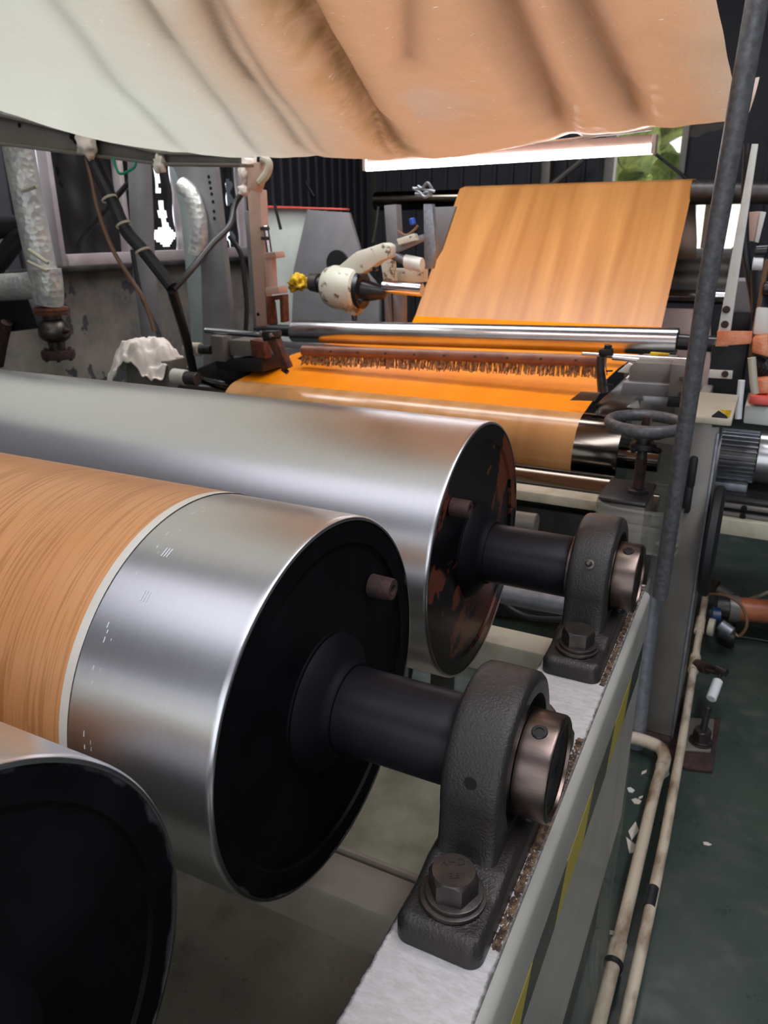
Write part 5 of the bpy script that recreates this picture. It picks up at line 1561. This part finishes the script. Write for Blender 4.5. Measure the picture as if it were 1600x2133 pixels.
def rag(name, c, sx, sy, sz, m, label, cat, seed=0, sub=4, amp=.45, fr_=3.5, droop=0):
    bm = bmesh.new()
    bmesh.ops.create_icosphere(bm, subdivisions=sub, radius=1)
    for v in bm.verts:
        n0 = v.co.copy()
        f = noise.noise(n0 * fr_ * .45 + V(seed, 0, 0)) * amp + abs(noise.noise(n0 * fr_ + V(0, seed, 0))) * amp * .7 - .05
        q = n0 * (1 + f)
        if droop and q.z < 0:
            q.z *= 1 + droop * abs(noise.noise(V(q.x * 1.7, q.y * 1.7, seed)))
        v.co = V(c[0] + q.x * sx, c[1] + q.y * sy, c[2] + q.z * sz)
    return tag(MB().frombm(bm).build(name, m, None, 180), label, cat)
rag('tied_rag', (-2.609,3.62,1.949), .055, .05, .075, 'cloth', 'dirty cream rag tied round the top of the pinkish column', 'rag', 3)
tag(MB().tube([(-2.569,3.62,1.955),(-2.558,3.62,1.896),(-2.578,3.62,1.838)], [.06, .075, .04], 12, True, 4).build('tape_wrap', 'pink_paint'), 'crumpled tape wound round the head of the pinkish column', 'tape')
tag(MB().tube([(-2.503,3.6,1.985),(-2.463,3.6,1.961),(-2.479,3.6,1.911),(-2.53,3.6,1.871)], .022, 10, True, 5).build('elbow_hose', 'beige'), 'pale bent hose elbow at the head of the pinkish column', 'hose')
rag('yellow_rag', (-2.922,4.56,1.299), .062, .05, .05, 'yellow', 'crumpled yellow rag stuck on the end of the shaft', 'rag', 9, 4, .8, 4)
rag('tape_knot', (-2.922,2.82,2.014), .035, .04, .05, 'cloth', 'whitish tape knot at the upper end of the cable bundle', 'tape', 2, 3, .7, 5)
rag('cloth_strip', (-2.538,2.86,1.914), .022, .025, .035, 'cloth', 'small pale rag strip hanging under the beam', 'rag', 6, 3, .7, 5)
rag('black_wrap', (-2.996,2.84,2.055), .035, .03, .035, 'black', 'black tape wrap on the beam next to the cable knot', 'tape', 8, 3, .5, 4)
rag('tape_knot', (-2.633,3.6,1.832), .028, .025, .025, 'cloth', 'small pale tape knot on the cable beside the pinkish column', 'tape', 4, 3, .7, 5)
# white rag on a square post
t_ = thing('rag_post', 'brownish metal post end under the white rag', 'post', (-3.325,3.4,0.688))
MB().prism([(-3.435,3.4,0.905),(-3.098,3.4,0.928),(-3.194,3.4,-0.231),(-3.562,3.4,-0.298)], 'y', .16, .006).build('post_box', 'frame_grey', t_)
bm = bmesh.new()
c = Vector((-3.345,3.45,0.933))
uu = 0.0029 * 1.2
nx, ny = 70, 60
g = []
for j in range(ny + 1):
    row = []
    for i in range(nx + 1):
        u = -1 + 2 * i / nx
        v = -1 + 2 * j / ny
        r = math.hypot(u, v)
        z = .055 * (1 - min(1, r * 1.0) ** 2) - .16 * max(0, r - .62) ** 1.1
        # deep gathered folds
        a = math.atan2(v, u)
        z += .020 * math.sin(a * 5 + 1.2 + 2.3 * r) * min(1, r * 1.3) + .05 * abs(noise.noise(V(u * 2.3, v * 2.3, 5))) + .016 * noise.noise(V(u * 6, v * 6, 1))
        w = 1 - .16 * max(0, r - .6)
        row.append(bm.verts.new((c.x + u * 74 * uu * w + .01 * noise.noise(V(u * 3, v * 3, 7)), c.y + .03 + v * .16 * w, c.z + .02 + z * 1.35 + .04 * -abs(u + .0) * (u < 0))))
    g.append(row)
for j in range(ny):
    for i in range(nx):
        bm.faces.new((g[j][i], g[j][i + 1], g[j + 1][i + 1], g[j + 1][i]))
o = MB().frombm(bm).build('white_rag', 'cloth', None, 180)
tag(o, 'crumpled white cotton rag thrown over the post behind the rear roller', 'rag')
so = o.modifiers.new('thick', 'SOLIDIFY')
so.thickness = .006

# left bearing unit of the far station with rods and brown arm
t_ = thing('side_unit', 'left bearing unit of the printing station with grey blocks', 'machine part', (-2.517,3.3,0.935))
plate('bed', [(-2.909,3.35,0.886),(-2.714,3.35,0.961),(-2.408,3.35,0.981),(-2.364,3.35,0.951),(-2.434,3.35,0.856),(-2.901,3.35,0.804)], 3.35, .5, 'dark_steel', parent=t_)
plate('end_plate', [(-2.616,3.2,1.122),(-2.539,3.2,1.119),(-2.536,3.2,0.99),(-2.615,3.2,0.99)], 3.2, .08, 'frame_grey', parent=t_)
plate('slide_block', [(-2.531,3.24,1.099),(-2.366,3.24,1.101),(-2.363,3.24,1.025),(-2.526,3.24,1.02)], 3.24, .16, 'frame_grey', parent=t_)
plate('dark_base', [(-2.615,3.22,0.987),(-2.313,3.22,1.026),(-2.31,3.22,0.951),(-2.608,3.22,0.937)], 3.22, .22, 'black', parent=t_)
plate('rusty_block', [(-2.381,3.22,1.11),(-2.298,3.22,1.105),(-2.293,3.22,1.018),(-2.376,3.22,1.027)], 3.22, .06, 'rust', parent=t_)
cyl('adjusting_screw', (-2.78,3.22,1.04), (-2.635,3.22,1.044), .024, 'dark_steel', parent=t_)
cyl('screw_knob', (-2.803,3.22,1.039), (-2.705,3.22,1.042), .036, 'beige', parent=t_)
t_ = thing('guide_rods', 'chrome rod with a rusty brown arm over the left paper edge', 'guide rod', (-2.639,3.2,1.143))
cyl('rod', (-2.604,3.15,1.155), (-2.234,3.15,1.15), .016, 'chrome', parent=t_, n=20)
MB().prism([(-2.214,3.12,1.141),(-2.157,3.12,1.153),(-2.088,3.12,1.004),(-2.123,3.12,0.988)], 'y', .05, .004).build('arm', 'rust', t_)
MB().prism([(-2.23,3.11,1.173),(-2.148,3.11,1.177),(-2.145,3.11,1.146),(-2.22,3.11,1.123)], 'y', .06, .004).build('clamp', 'dark_steel', t_)
for q in [(-2.212,3.1,1.169),(-2.154,3.1,1.162)]:
    q = Vector(q)
    cyl('clamp_bolt', q + V(0, -.02, 0), q, .010, 'satin', parent=t_, n=12)
cyl('lever', (-2.143,3.15,0.991), (-2.11,3.15,0.974), .012, 'dark_steel', parent=t_)
# long pale cross rail behind the roller
plate('cross_rail', [(-3.021,4.3,0.94),(-2.288,4.3,0.938),(-1.143,4.3,0.961),(-1.141,4.3,0.923),(-2.289,4.3,0.89),(-3.024,4.3,0.895)], 4.3, .05, 'grey_plate', 'grey cross rail behind the brush bar', 'rail')
rag('black_rag', (-2.233,3.6,0.955), .12, .06, .03, 'black', 'black rag lying beside the left end of the brush bar', 'rag', 5, 3, .4, 3)
# white-capped roller end peeping over the rear drum
t_ = thing('roller_end', 'white and black capped roller end left of the turning paper', 'roller', (-2.625,3.0,0.927))
cyl('white_cap', (-2.712,3.0,0.937), (-2.63,3.0,0.934), 0.0393, 'white_metal', parent=t_)
cyl('dark_neck', (-2.63,3.0,0.934), (-2.556,3.0,0.932), 0.0341, 'dark_steel', parent=t_)

# pale trapezoid plates and the casting arm behind the roller, left
plate('pale_panel', [(-3.922,5.6,1.808),(-3.485,5.6,1.787),(-3.584,5.6,1.479),(-3.64,5.6,1.327),(-3.789,5.6,-0.178),(-4.002,5.6,-0.203),(-3.901,5.6,1.324)], 5.6, .04, 'pale_plate', 'pale cream panel behind the pinkish column, orange top edge', 'panel')
plate('orange_edge', [(-3.896,5.55,1.822),(-3.095,5.55,1.786),(-3.095,5.55,1.773),(-3.897,5.55,1.803)], 5.55, .05, 'red_white', 'thin orange-red edging along the top of the pale panel', 'edging')
plate('grey_trapezoid', [(-3.423,5.5,1.78),(-3.051,5.5,1.754),(-2.908,5.5,1.325),(-2.791,5.5,1.202),(-2.804,5.5,0.001),(-3.719,5.5,-0.101),(-3.575,5.5,1.333)], 5.5, .04, 'grey_plate', 'grey trapezoid machine plate left of the printed sheet', 'plate')
q = Vector((-3.154,5.48,1.384))
cyl('round_opening', q, q + V(0, .03, 0), 0.0993, 'black', 'dark round opening in the grey trapezoid plate', 'opening')
t_ = thing('unwind_arm', 'scuffed cream cast arm with round head holding a black chuck', 'machine arm', (-2.591,4.6,1.111))
c = Vector((-2.605,4.6,1.267))
k_ = 0.0032
bm = bmesh.new()
# head: rounded bell form, long towards the sheet
MB().lathe([(-42 * k_, 0), (-42 * k_, 30 * k_), (-36 * k_, 38 * k_), (-20 * k_, 44 * k_), (20 * k_, 44 * k_), (34 * k_, 42 * k_), (38 * k_, 37 * k_), (38 * k_, 0)], c, (1, 0, -.06), 48).build('head', 'castwhite', t_)
MB().prism([(-2.685,4.56,1.36),(-2.486,4.56,1.497),(-2.277,4.56,1.556),(-2.236,4.56,1.536),(-2.237,4.56,1.467),(-2.312,4.56,1.44),(-2.389,4.56,1.389),(-2.563,4.56,1.301)], 'y', .10, .012).build('arm', 'castwhite', t_)
MB().prism([(-2.652,4.58,1.167),(-2.475,4.58,1.179),(-2.487,4.58,1.117),(-2.514,4.58,1.085),(-2.572,4.58,1.107)], 'y', .08, .008).build('lower_lip', 'castwhite', t_)
cyl('drain_stub', (-2.524,4.6,1.098), (-2.522,4.6,1.057), 6 * k_, 'dark_steel', parent=t_, n=12)
MB().lathe([(0, 0), (0, 37 * k_), (10 * k_, 37 * k_), (12 * k_, 30 * k_), (12 * k_, 22 * k_), (34 * k_, 18 * k_), (60 * k_, 12 * k_), (64 * k_, 0)], c + V(38 * k_, -.0, -.01), (1, 0, -.06), 40).build('chuck', 'blackgloss', t_)
MB().lathe([(0, 0), (0, 18 * k_), (20 * k_, 20 * k_), (20 * k_, 14 * k_), (36 * k_, 14 * k_), (36 * k_, 0)], c + V(-78 * k_, 0, .03), (1, 0, -.06), 32).build('rear_shaft', 'dark_steel', t_)
cyl('air_shaft', (-2.299,4.6,1.284), (-2.026,4.6,1.27), 13 * k_, 'chrome', parent=t_)
for q in [(-2.31,4.5,1.398),(-2.421,4.5,1.353),(-2.418,4.5,1.194)]:
    q = Vector(q)
    cyl('cap_screw', q + V(0, -.02, 0), q + V(0, .02, 0), 5 * k_, 'blackgloss', parent=t_, n=12)
# frame pieces between arm and sheet
t_ = thing('splice_stand', 'tangle of grey uprights and arms between the cast arm and the sheet', 'stand', (-2.265,4.9,1.128))
plate('grey_upright', [(-2.37,4.75,1.778),(-2.283,4.75,1.783),(-2.266,4.75,1.508),(-2.351,4.75,1.513)], 4.75, .08, 'grey_plate', parent=t_)
plate('upright', [(-2.459,4.85,1.473),(-2.368,4.85,1.505),(-2.343,4.85,1.257),(-2.424,4.85,1.286)], 4.85, .06, 'castwhite', parent=t_)
plate('upright', [(-2.157,4.9,1.786),(-2.096,4.9,1.785),(-2.063,4.9,1.505),(-2.089,4.9,1.383),(-2.145,4.9,1.382)], 4.9, .05, 'galv_light', parent=t_)
plate('lever_arm', [(-2.305,4.7,1.532),(-2.073,4.7,1.602),(-2.06,4.7,1.568),(-2.291,4.7,1.479)], 4.7, .05, 'grey_plate', parent=t_)
plate('tan_arm', [(-2.237,4.66,1.574),(-2.116,4.66,1.608),(-2.095,4.66,1.568),(-2.223,4.66,1.539)], 4.66, .05, 'castwhite', parent=t_)
cyl('short_roller', (-2.191,4.7,1.436), (-2.071,4.7,1.416), .045, 'white_metal', parent=t_)
cyl('link', (-2.304,4.72,1.478), (-2.183,4.72,1.435), .03, 'galv_light', parent=t_)
plate('lower_casting', [(-2.451,4.95,1.375),(-2.181,4.95,1.38),(-2.18,4.95,1.292),(-2.444,4.95,1.28)], 4.95, .1, 'castwhite', parent=t_)
plate('grey_back_plate', [(-2.209,5.1,1.77),(-2.007,5.1,1.773),(-2.105,5.1,1.499),(-2.193,5.1,1.372)], 5.1, .03, 'grey_plate', parent=t_)
for (pa) in ([(-2.449,4.9,1.225),(-2.419,4.9,1.226),(-2.406,4.9,1.018),(-2.443,4.9,1.016)], [(-2.407,4.95,1.203),(-2.318,4.95,1.206),(-2.317,4.95,1.017),(-2.4,4.95,1.013)]):
    plate('leg', pa, 4.9, .05, 'grey_plate', parent=t_)
cyl('blue_push_fitting', (-2.148,4.7,1.697), (-2.137,4.7,1.66), .02, 'blue', parent=t_, n=16)
MB().tube([(-2.24,4.68,1.626),(-2.182,4.68,1.597),(-2.125,4.68,1.625),(-2.098,4.68,1.654)], .008, 8, True, 5).build('tan_tube', 'brown_hose', t_)
MB().tube([(-2.386,4.7,1.772),(-2.402,4.7,1.656),(-2.431,4.7,1.553)], .008, 8, True, 4).build('chain', 'dark_steel', t_)
for i in range(4):
    q = Vector((-2.143,4.85,1.879)) + V(.02 * math.sin(i * 2.1), 0, -.012 * i)
    MB().tube([q + V(-.05, 0, .03 * math.sin(i)), q, q + V(.04, -.01, .03 * math.cos(i * 1.7)), q + V(.07, 0, -.01)], .010, 6, True, 4).build('wire_twist', 'galv_light', t_)
# things right of the printed sheet
plate('second_sheet', [(-1.182,6.545,1.889),(-0.663,6.545,1.876),(-0.606,6.545,1.538),(-0.595,6.545,1.399),(-1.132,6.545,1.394)], 6.545, .01, 'ink_plate', 'brown paper reel edge seen behind the tall printed sheet', 'paper')
t_ = thing('rear_rollers', 'dark and chrome cross rollers right of the tall sheet', 'roller', (-0.682,7.0,1.154))
cyl('dark_roller', (-1.204,7.0,1.315), (-0.373,7.0,1.312), .10, 'frame_grey', parent=t_)
cyl('dark_roller', (-1.185,6.95,1.212), (-0.356,6.95,1.211), .09, 'frame_grey', parent=t_)
cyl('chrome_roller', (-1.164,6.9,1.098), (-0.337,6.9,1.103), .065, 'chrome', parent=t_)
cyl('white_roller', (-1.186,7.0,1.142), (-0.351,7.0,1.155), .03, 'white_metal', parent=t_)
MB().box(tuple(Vector((-0.372,6.95,1.329)) + V(0, -.12, -1.6)), tuple(Vector((-0.372,6.95,1.329)) + V(.06, .15, .15))).build('end_plate', 'frame_grey', t_)
plate('pink_panel', [(-1.103,6.6,1.019),(-0.447,6.6,1.025),(-0.317,6.6,0.056),(-0.999,6.6,-0.019)], 6.6, .04, 'pink_pale', 'flat pinkish panel below the chrome roller, right of the sheet', 'panel')
plate('window_sill_bar', [(-0.82,8.8,1.4),(-0.582,8.8,1.392),(-0.573,8.8,1.327),(-0.802,8.8,1.335)], 8.8, .08, 'grey_plate', 'grey sill bar below the bright far window', 'bar')
cyl('cross_tube', (-0.654,6.2,1.871), (-0.04,6.2,1.843), .075, 'dark_steel', 'dark horizontal tube to the right of the top of the sheet', 'tube')
# dark machine parts beneath the far station, behind the rear drum
plate('under_panel', [(-1.002,2.9,0.621),(-0.483,2.9,0.626),(-0.434,2.9,0.092),(-0.978,2.9,0.01)], 2.9, .04, 'dark_steel', 'dark brown lower panel behind the rear bearing', 'panel')
b0, b1 = Vector((-0.791,2.5,0.763)), Vector((-0.416,2.5,0.754))
tag(MB().box((b0.x - .3, 2.48, b1.z - .02), (-.402, 2.56, b1.z + .015), .003).build('cream_ledge', 'cream'), 'worn cream ledge behind the rear roller, left of the handwheel post', 'ledge')
t_ = thing('stub_shaft', 'short grey stub shaft just behind the rear roller end', 'shaft', (-0.687,2.0,0.837))
cyl('shaft', (-0.841,2.0,0.835), (-0.516,2.0,0.843), .032, 'frame_grey', parent=t_)
q = Vector((-0.794,2.0,0.836))
MB().box((q.x - .03, 1.965, .03), (q.x + .03, 2.035, q.z + .04), .004).build('bracket', 'dark_steel', t_)
cab([(-0.951,1.95,-0.472),(-0.896,1.95,0.24),(-0.815,1.95,0.558),(-0.723,1.95,0.644),(-0.601,1.95,0.63),(-0.541,1.95,0.6),(-0.469,1.95,0.601),(-0.321,1.95,0.631)], .010, 'rubber', 'black_cable', 'upper black cable looping under the rear roller shaft')
cab([(-0.966,1.9,-0.479),(-0.873,1.9,0.311),(-0.795,1.9,0.602),(-0.704,1.9,0.654),(-0.592,1.9,0.639),(-0.54,1.9,0.609),(-0.469,1.9,0.601),(-0.311,1.9,0.635)], .008, 'rubber', 'black_cable', 'lower black cable looping under the rear roller shaft')
tag(MB().tube([(-0.917,1.8,-0.631),(-0.844,1.8,0.606),(-0.754,1.8,0.71),(-0.541,1.8,0.711),(-0.448,1.8,0.712),(-0.346,1.8,0.715),(-0.225,1.8,0.718)], .03, 14).build('grey_pipe', 'galv_light'), 'grey pipe passing beneath the rear roller shaft', 'pipe')
# fittings that carry the roof lamps and the two added lights
for i, (c, sx, sy) in enumerate((((-1.7, 1.6, 4.40), 3.6, .5), ((-1.7, 4.6, 4.40), 3.6, .5), ((1.1, .6, 4.40), .5, 3.6), ((-1.6, -.9, 4.55), 4.6, 2.2), ((-3.9, 3.0, 4.40), .5, 3.0))):
    o = MB().box((c[0] - sx / 2 - .03, c[1] - sy / 2 - .03, c[2] - .01), (c[0] + sx / 2 + .03, c[1] + sy / 2 + .03, 4.6), .01).build('roof_or_added_lamp', 'white_metal')
    tag(o, ['wide roof lamp above the near rollers', 'wide roof lamp above the far station', 'long roof lamp on the right above the camera', 'broad soft light panel added in the roof behind the camera', 'added fill lamp by the left wall'][i], 'lamp')
